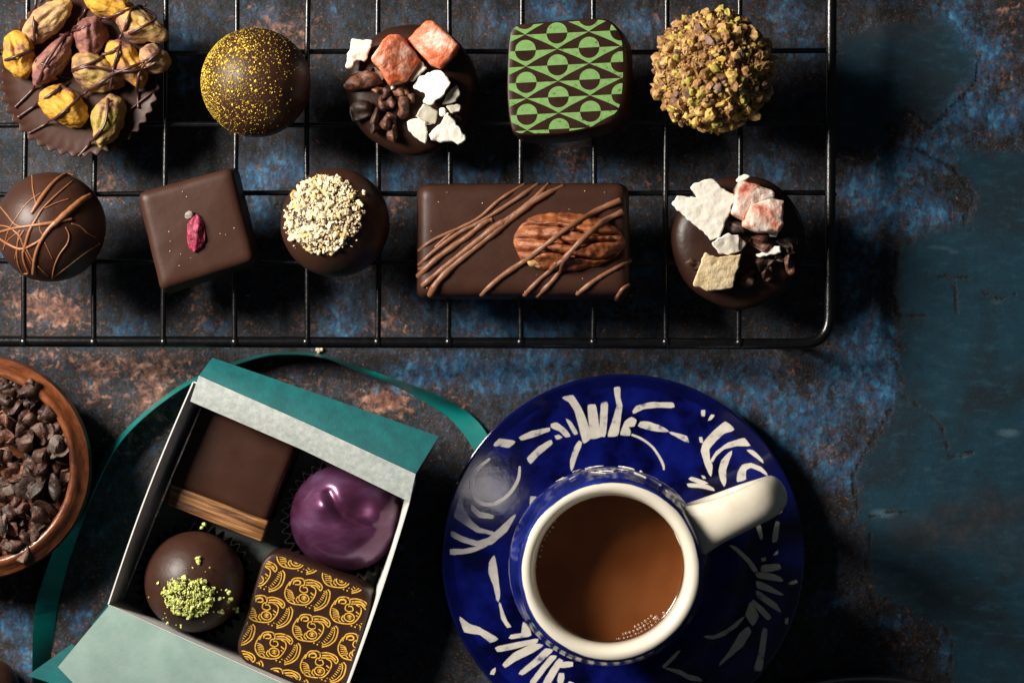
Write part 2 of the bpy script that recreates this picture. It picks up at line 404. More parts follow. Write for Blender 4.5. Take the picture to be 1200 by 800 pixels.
def wood():
    m, nt, bs = nodes('oiled_brown_wood')
    vec = coords(nt)
    w_ = noise_n(nt, coords(nt, (0.35, 0.35, 2.2)), 26, 5, 0.6, 1.0)
    fine = noise_n(nt, coords(nt, (0.5, 0.5, 3.0)), 6, 4, 0.6)
    k = math_n(nt, 'ADD', math_n(nt, 'MULTIPLY', w_, 0.7), math_n(nt, 'MULTIPLY', fine, 0.3))
    nt.links.new(ramp(nt, k, [(0.36, (0.040, 0.010, 0.0045)), (0.5, (0.115, 0.031, 0.0095)), (0.64, (0.20, 0.062, 0.020))]), bs.inputs['Base Color'])
    bs.inputs['Roughness'].default_value = 0.32; bs.inputs['Coat Weight'].default_value = 0.25; bs.inputs['Coat Roughness'].default_value = 0.2
    bump(nt, bs, fine, 0.8); return m
M_wood = wood()

def cupmat():
    """cream glaze with an uneven cobalt band painted round the outside"""
    m, nt, bs = nodes('cream_and_cobalt_cup_glaze')
    vec = coords(nt)
    at = N(nt, 'ShaderNodeAttribute', attribute_name='blue_paint')
    wob = math_n(nt, 'MULTIPLY', math_n(nt, 'SUBTRACT', noise_n(nt, vec, 40, 4), 0.5), 0.6)
    fac = ramp(nt, math_n(nt, 'ADD', at.outputs['Fac'], wob), [(0.46, 0.0), (0.54, 1.0)])
    blue = ramp(nt, noise_n(nt, vec, 35, 4), [(0.3, (0.002, 0.004, 0.05)), (0.55, (0.008, 0.016, 0.16)), (0.75, (0.03, 0.05, 0.30))])
    nt.links.new(mix(nt, fac, (0.755, 0.70, 0.575), blue), bs.inputs['Base Color'])
    bs.inputs['Roughness'].default_value = 0.2; bs.inputs['Coat Weight'].default_value = 0.4; bs.inputs['Coat Roughness'].default_value = 0.07
    bump(nt, bs, noise_n(nt, vec, 40, 2), 0.6); return m
M_cup = cupmat()

# ---------------------------------------------------------------- the table top
def table():
    xs = np.concatenate([np.arange(-2400, -60, 60), np.arange(-60, 1260, 5), np.arange(1260, 3601, 60)]).astype(float)
    ys = np.concatenate([np.arange(-2000, -60, 60), np.arange(-60, 860, 5), np.arange(860, 2801, 60)]).astype(float)
    X, Y = np.meshgrid(xs, ys); nx, ny = len(xs), len(ys)
    co = np.zeros((nx * ny, 3)); co[:, 0] = (X.ravel() - 600) * U; co[:, 1] = -(Y.ravel() - 400) * U
    ii, jj = np.meshgrid(np.arange(nx - 1), np.arange(ny - 1)); a = (jj * nx + ii).ravel()
    faces = np.stack([a, a + nx, a + nx + 1, a + 1], 1)
    me = bpy.data.meshes.new('tabletop')
    me.from_pydata(co.tolist(), [], faces.tolist()); me.polygons.foreach_set('use_smooth', [True] * len(faces))
    pts = np.stack([X.ravel(), Y.ravel()], 1)
    def sdf(poly):
        poly = np.array(poly, float); d = np.full(len(pts), 1e9); ins = np.zeros(len(pts), bool)
        for i in range(len(poly)):
            p, q = poly[i - 1], poly[i]; e = q - p
            t = np.clip(((pts - p) @ e) / (e @ e), 0, 1)
            d = np.minimum(d, np.hypot(*(pts - p - t[:, None] * e).T))
            c = (p[1] > pts[:, 1]) != (q[1] > pts[:, 1])
            with np.errstate(divide='ignore', invalid='ignore'):
                xi = p[0] + (pts[:, 1] - p[1]) / (q[1] - p[1]) * (q[0] - p[0])
            ins ^= c & (pts[:, 0] < xi)
        return np.where(ins, d, -d)
    def lines(ls):
        d = np.full(len(pts), 1e9)
        for l in ls:
            l = np.array(l, float)
            for i in range(1, len(l)):
                p, q = l[i - 1], l[i]; e = q - p; t = np.clip(((pts - p) @ e) / (e @ e), 0, 1)
                d = np.minimum(d, np.hypot(*(pts - p - t[:, None] * e).T))
        return d
    def gauss(L):
        g = np.zeros(len(pts))
        for x, y, rx, ry, s in L: g += s * np.exp(-((pts[:, 0] - x) / rx) ** 2 - ((pts[:, 1] - y) / ry) ** 2)
        return g
    A = [(985, 36), (1040, 24), (1112, 14), (1132, 44), (1148, 66), (1144, 96), (1118, 122), (1092, 150), (1060, 128), (1030, 170), (985, 180), (960, 140)]
    B = [(1300, 168), (1200, 172), (1100, 170), (1118, 196), (1142, 230), (1132, 258), (1078, 270), (1052, 292), (1046, 330), (1054, 372), (1052, 400), (1052, 440), (1044, 478), (1020, 520), (1000, 556), (1004, 600), (1012, 650), (1024, 700), (1060, 716), (1100, 740), (1130, 900), (1300, 900)]
    patch = np.maximum(sdf(A), sdf(B))
    cracks = lines([[(1148, 66), (1144, 96), (1092, 150), (1064, 128)], [(1075, 176), (1118, 198), (1142, 230), (1128, 262), (1140, 268)], [(1052, 292), (1046, 340), (1054, 372), (1086, 370)],
                    [(1086, 322), (1136, 326)], [(1118, 330), (1122, 368)], [(1052, 460), (1080, 478), (1104, 500), (1112, 526)], [(1150, 342), (1172, 350), (1190, 345)], [(1112, 536), (1140, 530)],
                    [(1044, 478), (1020, 520), (1000, 556), (1004, 598)], [(1020, 606), (1046, 598), (1064, 602)], [(1022, 620), (1012, 680), (1030, 720)], [(1106, 730), (1118, 760), (1110, 790)]])
    blue = gauss([(215, 45, 26, 40, .7), (300, 15, 30, 20, .5), (390, 15, 20, 20, .4), (590, 25, 25, 20, .5), (655, 12, 34, 18, 1.0), (745, 28, 28, 24, .5), (930, 18, 26, 20, .7), (945, 60, 30, 16, .5),
      (215, 100, 18, 22, .5), (290, 205, 24, 24, .7), (335, 200, 30, 24, .8), (180, 190, 18, 22, .5), (140, 198, 18, 20, .5), (455, 208, 34, 20, .9), (560, 200, 36, 18, .8), (640, 205, 26, 18, .6), (700, 205, 26, 16, .8), (905, 200, 30, 30, .6),
      (75, 240, 40, 14, .6), (150, 385, 26, 18, .8), (20, 290, 22, 26, .5), (310, 255, 22, 22, .7), (400, 385, 30, 16, .6), (405, 360, 24, 36, .6), (555, 365, 46, 22, 1.), (625, 385, 50, 16, 1.), (500, 340, 30, 12, .5), (690, 360, 30, 24, .5), (760, 330, 26, 40, .6), (250, 385, 20, 14, .5), (385, 290, 14, 30, .3),
      (470, 445, 30, 18, .7), (530, 430, 50, 20, 1.), (600, 445, 50, 20, 1.1), (640, 425, 40, 16, .9), (800, 438, 40, 18, 1.), (870, 465, 50, 24, .9), (905, 525, 34, 24, .7), (945, 495, 44, 26, .9), (1000, 440, 40, 34, 1.), (975, 545, 30, 24, .7), (1030, 410, 18, 40, 1.0), (890, 430, 30, 14, .6), (1035, 460, 18, 40, .8),
      (1130, 95, 18, 40, 1.2), (1118, 30, 22, 46, 1.2), (1150, 70, 16, 20, 1.0), (1110, 130, 26, 24, 1.), (1060, 195, 32, 20, .9), (1090, 175, 40, 16, .9), (1180, 135, 34, 26, 1.), (1170, 60, 20, 30, .5), (1040, 240, 34, 24, .9), (1085, 250, 36, 24, 1.0), (1005, 215, 24, 24, .6), (1010, 275, 26, 40, .6), (1000, 340, 24, 40, .5), (1015, 390, 26, 24, .8),
      (20, 730, 24, 24, .8), (34, 775, 18, 24, .7), (95, 725, 20, 16, .7), (118, 620, 14, 14, .3), (1045, 728, 20, 10, 1.0), (970, 705, 30, 14, .6), (1108, 760, 10, 24, .8), (1000, 560, 16, 20, .5), (60, 640, 20, 20, .1)])
    copper = gauss([(185, 440, 30, 20, .9), (175, 475, 26, 24, 1.), (130, 428, 40, 14, .8), (50, 420, 50, 12, .7), (110, 460, 24, 30, .7), (240, 440, 20, 12, .5), (150, 520, 34, 22, .6), (205, 420, 40, 12, .6), (80, 370, 40, 20, .8), (60, 355, 30, 26, .6), (130, 215, 20, 26, .8), (230, 350, 24, 20, .6), (240, 380, 50, 12, .6), (100, 290, 22, 30, .5), (20, 350, 30, 24, .7),
      (320, 30, 40, 26, .7), (355, 60, 24, 30, .6), (460, 50, 20, 20, .3), (350, 100, 10, 20, .3), (440, 470, 30, 18, 1.2), (470, 470, 20, 20, .8), (530, 470, 20, 20, .6), (350, 445, 60, 16, .5), (450, 380, 30, 16, .9), (465, 240, 14, 24, .8), (360, 378, 24, 14, .7), (670, 195, 26, 22, .8), (720, 60, 30, 16, .5), (780, 20, 30, 20, .6), (770, 210, 20, 14, .5), (580, 240, 10, 10, 0), (740, 440, 40, 10, .6), (920, 430, 30, 20, .6), (905, 490, 24, 20, .5), (960, 530, 36, 14, .8), (640, 440, 10, 14, .4),
      (1180, 20, 24, 30, .6), (1180, 90, 20, 30, .6), (1060, 160, 30, 14, .5), (1160, 180, 30, 10, .5), (1000, 190, 20, 26, .5), (1050, 755, 40, 14, .6), (60, 770, 8, 20, .8), (20, 700, 26, 26, .6), (120, 700, 26, 30, .3)])
    haze = gauss([(1160, 600, 60, 34, .9), (1080, 625, 60, 26, .8), (1200, 660, 50, 24, .6), (1040, 30, 70, 22, .8), (1130, 480, 30, 16, .3), (1190, 430, 24, 16, .4), (1080, 690, 50, 20, .5), (1190, 20, 30, 30, .5)])
    lit_chip = gauss([(1182, 507, 14, 4, .9), (1128, 533, 14, 3, .6), (1088, 548, 8, 3, .5), (1036, 601, 16, 5, .8), (1168, 353, 10, 3, .6), (1100, 290, 16, 3, .4), (1118, 296, 8, 2, .5), (1045, 728, 12, 5, .5), (1090, 160, 20, 3, .3), (1030, 445, 8, 20, .3), (1043, 410, 6, 30, .35)])  # highlights on raised flake edges, painted as lighter colour
    rng = np.random.RandomState(3)
    out = (pts[:, 0] < -20) | (pts[:, 0] > 1220) | (pts[:, 1] < -20) | (pts[:, 1] > 820)
    extra = gauss([(rng.uniform(-900, 2100), rng.uniform(-900, 1700), 50, 40, .8) for _ in range(160)])
    extra2 = gauss([(rng.uniform(-900, 2100), rng.uniform(-900, 1700), 40, 30, .8) for _ in range(160)])
    blue = np.where(out, extra, blue); copper = np.where(out, extra2, copper)
    for nm, arr in (('patch', np.clip(patch / 40.0, -1, 1)), ('crack', np.clip(cracks / 20.0, 0, 1)), ('blue', np.clip(blue, 0, 1.5)), ('copper', np.clip(copper, 0, 1.5)), ('haze', np.clip(haze, 0, 1)), ('lit_chip', np.clip(lit_chip, 0, 1))):
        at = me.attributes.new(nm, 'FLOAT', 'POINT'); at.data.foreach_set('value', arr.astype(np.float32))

    m, nt, bs = nodes('weathered_painted_board')
    vec = coords(nt); vv = coords(nt, (1.0, 0.62, 1.0))
    att = lambda n_: N(nt, 'ShaderNodeAttribute', attribute_name=n_).outputs['Fac']
    big = noise_n(nt, vec, 90, 5, 0.6); med = noise_n(nt, vv, 24, 8, 0.68, 0.4); fine = noise_n(nt, vv, 8, 7, 0.7)
    grain = noise_n(nt, vec, 2.6, 3, 0.6)
    base = ramp(nt, med, [(0.38, (0.005, 0.004, 0.004)), (0.52, (0.013, 0.0098, 0.0095)), (0.68, (0.040, 0.028, 0.025))])
    # copper rust flecks
    cn = math_n(nt, 'ADD', math_n(nt, 'MULTIPLY', noise_n(nt, vec, 8.5, 6, 0.72, 0.5), 0.75), math_n(nt, 'MULTIPLY', att('copper'), 0.15))
    rust = ramp(nt, noise_n(nt, vec, 12, 4), [(0.35, (0.075, 0.026, 0.012)), (0.52, (0.21, 0.092, 0.058)), (0.66, (0.46, 0.25, 0.175))])
    base = mix(nt, ramp(nt, noise_n(nt, vec, 13, 5, .65), [(0.46, 0.0), (0.66, 0.55)]), base, (0.014, 0.050, 0.092))
    c1 = mix(nt, ramp(nt, cn, [(0.455, 0.0), (0.495, 0.45), (0.56, 0.95)]), base, rust)
    # blue paint remains, broken up
    bn = math_n(nt, 'ADD', math_n(nt, 'MULTIPLY', math_n(nt, 'ADD', math_n(nt, 'MULTIPLY', fine, 0.5), math_n(nt, 'MULTIPLY', med, 0.5)), 0.9), math_n(nt, 'MULTIPLY', att('blue'), 0.24))
    bcol = ramp(nt, noise_n(nt, vv, 14, 8, 0.7), [(0.36, (0.008, 0.030, 0.065)), (0.50, (0.014, 0.095, 0.215)), (0.64, (0.062, 0.27, 0.46))])
    vo = N(nt, 'ShaderNodeTexVoronoi', feature='DISTANCE_TO_EDGE'); vo.inputs['Scale'].default_value = 10.0 / 15.0
    wn = N(nt, 'ShaderNodeTexNoise'); wn.inputs['Scale'].default_value = 0.9; wn.inputs['Detail'].default_value = 3; nt.links.new(vec, wn.inputs['Vector'])
    wv = N(nt, 'ShaderNodeVectorMath', operation='MULTIPLY_ADD'); nt.links.new(wn.outputs['Color'], wv.inputs[0]); wv.inputs[1].default_value = (1.6, 1.6, 0); nt.links.new(vec, wv.inputs[2])
    nt.links.new(wv.outputs[0], vo.inputs['Vector'])
    vein = math_n(nt, 'MULTIPLY', ramp(nt, vo.outputs['Distance'], [(0.02, 1.0), (0.20, 0.0)]), ramp(nt, noise_n(nt, vec, 24, 4, .6), [(0.38, 0.15), (0.6, 1.0)]))
    bcol = mix(nt, math_n(nt, 'MULTIPLY', vein, 0.8), bcol, ramp(nt, noise_n(nt, vec, 10, 4, .6), [(0.4, (0.018, 0.012, 0.011)), (0.58, (0.075, 0.030, 0.018)), (0.7, (0.20, 0.085, 0.045))]))
    c2 = mix(nt, ramp(nt, bn, [(0.50, 0.0), (0.60, 0.62), (0.72, 0.95)]), c1, bcol)
    # dark pits over everything
    pit = ramp(nt, noise_n(nt, vec, 11, 4, 0.65), [(0.36, 1.0), (0.46, 0.0)])
    c2 = mix(nt, math_n(nt, 'MULTIPLY', pit, 0.75), c2, (0.008, 0.006, 0.006))
    spk = noise_n(nt, vec, 3.6, 5, 0.75); zone = noise_n(nt, vec, 40, 4, 0.6)
    c2 = mix(nt, math_n(nt, 'MULTIPLY', ramp(nt, spk, [(0.565, 0.0), (0.63, 0.85)]), ramp(nt, zone, [(0.40, 0.15), (0.58, 1.0)])), c2, (0.22, 0.105, 0.066))
    c2 = mix(nt, math_n(nt, 'MULTIPLY', ramp(nt, spk, [(0.36, 0.8), (0.43, 0.0)]), ramp(nt, zone, [(0.42, 1.0), (0.60, 0.3)])), c2, (0.035, 0.10, 0.17))
    # smooth teal patches of intact paint
    wob = math_n(nt, 'MULTIPLY', math_n(nt, 'SUBTRACT', noise_n(nt, vec, 16, 7, 0.7), 0.5), 1.3)
    pf = math_n(nt, 'ADD', att('patch'), wob)
    teal = ramp(nt, noise_n(nt, vec, 120, 4, 0.55, 0.6), [(0.36, (0.008, 0.020, 0.030)), (0.46, (0.007, 0.027, 0.043)), (0.56, (0.006, 0.036, 0.060)), (0.70, (0.009, 0.028, 0.045))])
    wear = noise_n(nt, coords(nt, (0.7, 1.6, 1)), 18, 8, 0.72)
    teal = mix(nt, ramp(nt, wear, [(0.52, 0.0), (0.68, 0.65)]), teal, (0.020, 0.066, 0.098))
    teal = mix(nt, ramp(nt, wear, [(0.32, 0.7), (0.44, 0.0)]), teal, (0.010, 0.012, 0.016))
    teal = mix(nt, ramp(nt, grain, [(0.60, 0.0), (0.72, 0.5)]), teal, (0.030, 0.085, 0.12))
    hz = math_n(nt, 'MULTIPLY', att('haze'), math_n(nt, 'ADD', noise_n(nt, coords(nt, (.6, 1.4, 1)), 34, 6, 0.65), 0.25))
    teal = mix(nt, ramp(nt, hz, [(0.15, 0.0), (0.85, 0.8)]), teal, ramp(nt, noise_n(nt, vec, 20, 6, 0.7), [(0.38, (0.012, 0.012, 0.014)), (0.52, (0.026, 0.020, 0.019)), (0.64, (0.050, 0.031, 0.026))]))
    chf = math_n(nt, 'MULTIPLY', att('lit_chip'), math_n(nt, 'ADD', noise_n(nt, vec, 8, 4), 0.3))
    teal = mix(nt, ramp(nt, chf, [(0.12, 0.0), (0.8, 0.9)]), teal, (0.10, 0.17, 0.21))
    c3 = mix(nt, ramp(nt, pf, [(-0.0, 0.0), (0.08, 0.55), (0.40, 1.0)]), c2, teal)
    ck = math_n(nt, 'ADD', att('crack'), math_n(nt, 'MULTIPLY', math_n(nt, 'SUBTRACT', noise_n(nt, vec, 14, 7, 0.7), 0.5), 0.65))
    cf = ramp(nt, ck, [(0.02, 1.0), (0.15, 0.0)])
    c4 = mix(nt, math_n(nt, 'MULTIPLY', cf, 0.85), c3, (0.010, 0.007, 0.006))
    nt.links.new(c4, bs.inputs['Base Color'])
    bs.inputs['Roughness'].default_value = 0.6; bs.inputs['Specular IOR Level'].default_value = 0.3
    hgt = math_n(nt, 'SUBTRACT', math_n(nt, 'ADD', math_n(nt, 'MULTIPLY', fine, 0.7), math_n(nt, 'MULTIPLY', grain, 0.18)), math_n(nt, 'MULTIPLY', cf, 1.2))
    hgt = mix(nt, ramp(nt, pf, [(0.0, 0.0), (0.12, 0.75)]), hgt, (0.75, 0.75, 0.75))
    bump(nt, bs, hgt, 2.0, 1.0)
    me.materials.append(m)
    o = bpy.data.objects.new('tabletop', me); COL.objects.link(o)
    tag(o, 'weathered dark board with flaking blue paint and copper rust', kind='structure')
table()

# ---------------------------------------------------------------- cooling rack
ZW = 66.0
RT = ZW + 3.6          # what stands on the rack stands here
def rack():
    t = thing('cooling_rack', P(360, 150, 0), 'black wire cooling rack carrying two rows of chocolates', 'cooling rack')
    cs = [(-225, -190), (975, -190), (972, 403), (-225, 399)]
    o = rounded_poly(cs, 34, 10, 30)
    mb = MB(); tube(mb, [P(q.x, q.y, ZW - 4) for q in o], 6.4, 14, closed=True); mb.build('outer_frame', M_wire, t)
    top = [-219 + 83.6 * k for k in range(3)]
    vert = [(33, 28), (115, 109.5), (195, 192), (277.5, 275.5), (361, 359.5), (444, 442.5), (527, 526), (611, 610.5), (696, 695.5), (780.5, 780.5), (867, 866.5)]
    vert = [(-50, -56), (-133, -139)] + vert
    for a, b in vert:
        mb = MB()
        pts = [P(a + (b - a) * (y + 192) / 592.0 + 0.9 * math.sin(y * 0.012 + a), y, ZW + (0 if y < 380 else -1)) for y in (-192, -110, -30, 40, 110, 190, 270, 340, 385, 402)]
        tube(mb, catmull(pts, 3), 3.3, 10)
        blob(mb, P(b, 401, ZW), (5.2, 6.0, 4.4), sub=2, amp=0.15, size=4, seed=a)
        mb.build('wire', M_wire, t)
    for a, b in [(-105, -106), (-22, -22.5), (62.5, 60), (147.5, 144.5), (227.5, 226.5), (306, 309)]:
        mb = MB()
        pts = [P(x, a + (b - a) * (x + 225) / 1200.0 + 0.9 * math.sin(x * 0.011 + a), ZW - 6.0) for x in range(-226, 977, 100)] + [P(973, b, ZW - 6)]
        tube(mb, catmull(pts, 2), 3.1, 10); mb.build('wire', M_wire, t)
    for x, y in ((-190, -186), (930, -186), (920, 402), (-190, 398)):
        mb = MB()
        p = P(x, y, ZW - 6); d = 14
        tube(mb, catmull([p + Vector((-d, 0, 0)), p + Vector((-d, 0, -30)), Vector((p.x - 8, p.y, 4)), Vector((p.x + 8, p.y, 4)), p + Vector((d, 0, -30)), p + Vector((d, 0, 0))], 4), 3.2, 8)
        mb.build('leg', M_wire, t)
rack()
GR = 'assorted chocolates on the black cooling rack'

# ---------------------------------------------------------------- chocolates on the rack
def xy(p): return (p.x, p.y)
def poly_px(pts, sc_, ox, oy): return [(ox + x / sc_, oy + y / sc_) for x, y in pts]

def ellip_height(c, a, b, h, ang, zb):
    ca, sa = math.cos(ang), math.sin(ang)
    def f(x, y):
        dx, dy = x - c[0], y - c[1]
        u = (dx * ca + dy * sa) / a; v = (-dx * sa + dy * ca) / b
        q = 1 - u * u - v * v
        return zb + h * math.sqrt(q) if q > 0 else -1e9
    return f

def pistachio_disc():
    zt = RT + 24
    c = P(93, 89, zt)
    t = thing('pistachio_disc', (c.x, c.y, RT), 'fluted dark chocolate disc piled with pistachios under thin dark drizzle', 'chocolate', GR)
    nfl = 42
    def fl(th, r, z, i):
        k = max(0, min(1, (r - 60) / 20)) if i < 6 else 0
        s = math.cos(nfl * th); amp = 2.6 if z > 14 else 1.6
        return (r + amp * s * k if i < 6 else r, z + (0.8 * s if 3 <= i <= 5 else 0))
    mb = MB(); lathe(mb, [(1, 0), (70, 0), (78, 3), (90, 23.0), (90.5, 25), (88.5, 25.2), (84, 22.6), (70, 22.2), (40, 22.8), (1, 23.2)], (c.x, c.y, RT), 252, fn=fl)
    mb.build('disc', M_chocmatte, t)
    S = 4.21
    nuts = [(228, 98, 300, 140, (-190, 225), 'tan', 34), (88, 272, 225, 155, (215, 60), 'yellow', 40), (255, 290, 290, 135, (-230, 175), 'purple', 38), (438, 178, 205, 155, (200, 20), 'purple', 40), (470, 358, 270, 165, (110, 235), 'green', 42),
            (622, 312, 265, 150, (190, 150), 'yellow', 40), (548, 28, 270, 125, (70, 240), 'yellow', 38), (690, 130, 250, 150, (90, 220), 'tan', 42), (758, 290, 160, 140, (60, 110), 'tan', 40), (315, 530, 265, 165, (140, 200), 'yellow', 36), (520, 600, 275, 150, (265, -60), 'green', 38)]
    hf = []
    for k, (x, y, L, W, d, kind, h) in enumerate(nuts):
        z = zt + 4
        ang = math.atan2(-d[0], d[1])
        a, b = L / S / 2 * 1.0, W / S / 2 * 1.0; h *= .8
        q = P(x / S, y / S, z + h * 0.5)
        def shp(v):
            s = 1 - 0.18 * v.x - 0.10 * v.x * v.x
            g = 1 - 0.16 * math.exp(-(v.y / 0.16) ** 2) * (1 if v.z > -0.2 else 0) * (1 - abs(v.x)) * 1.2
            zz = v.z * g * (1.0 if v.z > 0 else 0.8)
            wv = 1 + .045 * nz((v.x * 2.2, v.y * 6, v.z * 6), 1, k + 2) + .05 * nz((v.x * 5, v.y * 5, v.z * 5), 1, k + 9)
            return Vector((v.x * (1 + .04 * nz(v, .5, k)), v.y * s * wv, zz * s * wv))
        mb = MB(); blob(mb, (q.x, q.y, z + h * 0.12), (a, b, h * 0.72), rotz(ang) @ Matrix.Rotation(R(random.uniform(-10, 10)), 3, 'X') @ Matrix.Rotation(R(random.uniform(-7, 7)), 3, 'Y'), sub=5, amp=0.20, size=17, seed=k + 1.3, shape=shp)
        nut = mb.build('pistachio', M_pist[kind], t)
        lab = {'tan': 'beige pistachio kernel', 'yellow': 'yellow pistachio kernel', 'purple': 'purple skinned pistachio kernel', 'green': 'green pistachio kernel'}[kind]; nut['label'] = lab
        hf.append(ellip_height((q.x, q.y), a, b, h * 0.72, ang, z + h * 0.12))
    def top(x, y): return max([zt - 1] + [f(x, y) for f in hf])
    driz = [[(180, -14), (170, 100), (172, 212)], [(75, 530), (180, 420), (230, 310), (330, 165)], [(90, 580), (220, 490), (345, 405)], [(145, 658), (280, 580), (400, 480), (560, 370), (700, 310), (790, 250)], [(390, 770), (460, 690), (520, 610), (535, 490)],
            [(25, 300), (100, 272), (165, 250)], [(425, 45), (360, 160), (270, 182), (195, 205)], [(360, 160), (520, 95), (650, 45), (720, 25)], [(650, 45), (600, 200), (560, 350), (545, 440)], [(365, 345), (480, 300), (600, 225)], [(360, 352), (450, 330), (560, 352), (690, 345), (770, 310)],
            [(640, 168), (765, 98), (740, 60), (690, 40)], [(683, 532), (680, 420), (700, 340), (790, 255)], [(620, 560), (768, 442)], [(185, 305), (240, 330)], [(285, 380), (345, 385)], [(200, 10), (250, -40)]]
    mb = MB()
    for l in driz:
        pts = []
        for q in catmull([(x / S, y / S) for x, y in l], 10):
            p = P(q.x, q.y, zt); z = top(p.x, p.y)
            for _ in range(2): p = P(q.x, q.y, z); z = top(p.x, p.y)
            pts.append(p)
        for _ in range(3):
            zz = [p.z for p in pts]
            for i in range(1, len(pts) - 1): pts[i].z = max(zz[i], (zz[i - 1] + zz[i] + zz[i + 1]) / 3)
        rr = [1.75 * (1 + 0.3 * nz(p, 16, 2)) for p in pts]; rr[0] *= 1.3
        tube(mb, [p + Vector((0, 0, 1.9 if p.z > zt + 3 else .9)) for p in pts], rr, 8)
    mb.build('drizzle', M_darkdriz, t)
pistachio_disc()

def ball(name, px, py, r, label, m, cat='truffle', zc=None, squash=0.94, amp=0.012, base=RT, group=GR, flat=0.82):
    zc = base + r * squash * flat
    c = P(px, py, zc)
    t = thing(name, (c.x, c.y, base), label, cat, group)
    mb = MB(); vs, fs = ico(5); V = []
    for v in vs:
        q = Vector((v.x * r, v.y * r, v.z * r * squash)) * (1 + amp * nz(v, 0.6, px) + amp * 0.4 * nz(v, 0.2, px))
        q.z = max(q.z, -r * squash * flat)
        V.append(Vector((c.x, c.y, zc)) + q)
    mb.add(V, fs); mb.build('body', m, t)
    return t, Vector((c.x, c.y, zc)), r

t, c, r = ball('gold_dusted_truffle', 300, 97, 61.5, 'round dark truffle sprayed with yellow gold dust on rack', M_choc)
mb = MB()
for k in range(20000):
    v = Vector((random.gauss(0, 1), random.gauss(0, 1), random.gauss(0, 1))).normalized()
    dens = 0.12 + 1.0 * max(0, v.dot(Vector((-0.42, 0.12, 0.85)).normalized())) ** 3 * (0.6 + 0.8 * (nz(v, 0.35, 4) + 0.4))
    if v.x < -0.62 and v.z > 0.1: dens += 0.25
    dens *= max(0.08, min(1.25, 0.9 - v.x * 0.95 + v.y * .15))
    if v.z < -0.1 or random.random() > dens: continue
    s = min(random.lognormvariate(-0.72, 0.5), 2.0)
    rot = v.to_track_quat('Z', 'Y').to_matrix() @ rotz(random.uniform(0, 6))
    n = random.choice((4, 5, 6))
    ring = [rot @ Vector((math.cos(6.283 * i / n) * s * random.uniform(.6, 1.3), math.sin(6.283 * i / n) * s * random.uniform(.5, 1.1), 0)) for i in range(n)]
    b = c + Vector((v.x * r, v.y * r, v.z * r * .94)) * 1.006
    mb.add([b + q for q in ring] + [b + v * 0.5], [(i, (i + 1) % n, n) for i in range(n)])
mb.build('gold_dust', M_gold, t, smooth=False)['kind'] = 'stuff'

def crumbs(mb, c, r, squash, test, n, smin, smax, mats, sub=1, sink=0.2, rough=0.55):
    k = 0; tries = 0
    while k < n and tries < n * 60:
        tries += 1
        v = Vector((random.gauss(0, 1), random.gauss(0, 1), random.gauss(0, 1))).normalized()
        if not test(v): continue
        k += 1
        s = smin + (smax - smin) * random.random() ** 2.2
        b = c + Vector((v.x, v.y, v.z * squash)) * (r + s * sink + random.uniform(0, 0.6) * s)
        blob(mb, b, (s * random.uniform(.7, 1.2), s * random.uniform(.6, 1.1), s * random.uniform(.5, .9)), rnd_rot(), sub, rough, s * 1.1, random.uniform(0, 99), random.choice(mats))

t, c, r = ball('nut_coated_truffle', 836, 84, 62, 'round truffle coated all over in chopped yellowish nuts', M_nutskin, amp=0.03)
mb = MB(); crumbs(mb, c, r, .94, lambda v: v.z > -0.6, 1300, 1.8, 7.2, [0, 0, 4, 3, 3, 3, 1, 2], sub=2, rough=1.0); crumbs(mb, c, r + 1, .94, lambda v: v.z > -0.6, 2600, 0.6, 2.0, [0, 0, 4, 3, 2], sub=1, rough=.8)
mb.build('chopped_nuts', [M_crtan, M_crgrn, M_crdrk, M_cror, M_cryeln], t, smooth=False)['kind'] = 'stuff'

t, c, r = ball('crumb_topped_truffle', 393, 261, 61.5, 'round dark truffle with thick cap of cream coloured nut crumbs', M_choc)
ax = Vector((-0.22, 0.17, 0.96)).normalized()
def cap(v):
    d = v.dot(ax); lim = math.cos(R(45 + 9 * nz(v, 0.3, 8)))
    return d > lim or (d > lim - 0.12 and random.random() < 0.03)
mb = MB(); crumbs(mb, c, r, .94, cap, 430, 1.5, 4.6, [0, 0, 0, 0, 0, 0, 1], sub=2, rough=1.1, sink=-.1); crumbs(mb, c, r + 1, .94, cap, 1300, 0.5, 1.9, [0, 0, 0, 0, 1], sub=1, rough=.9)
mb.build('nut_crumbs', [M_crcream, M_cryel], t, smooth=False)['kind'] = 'stuff'

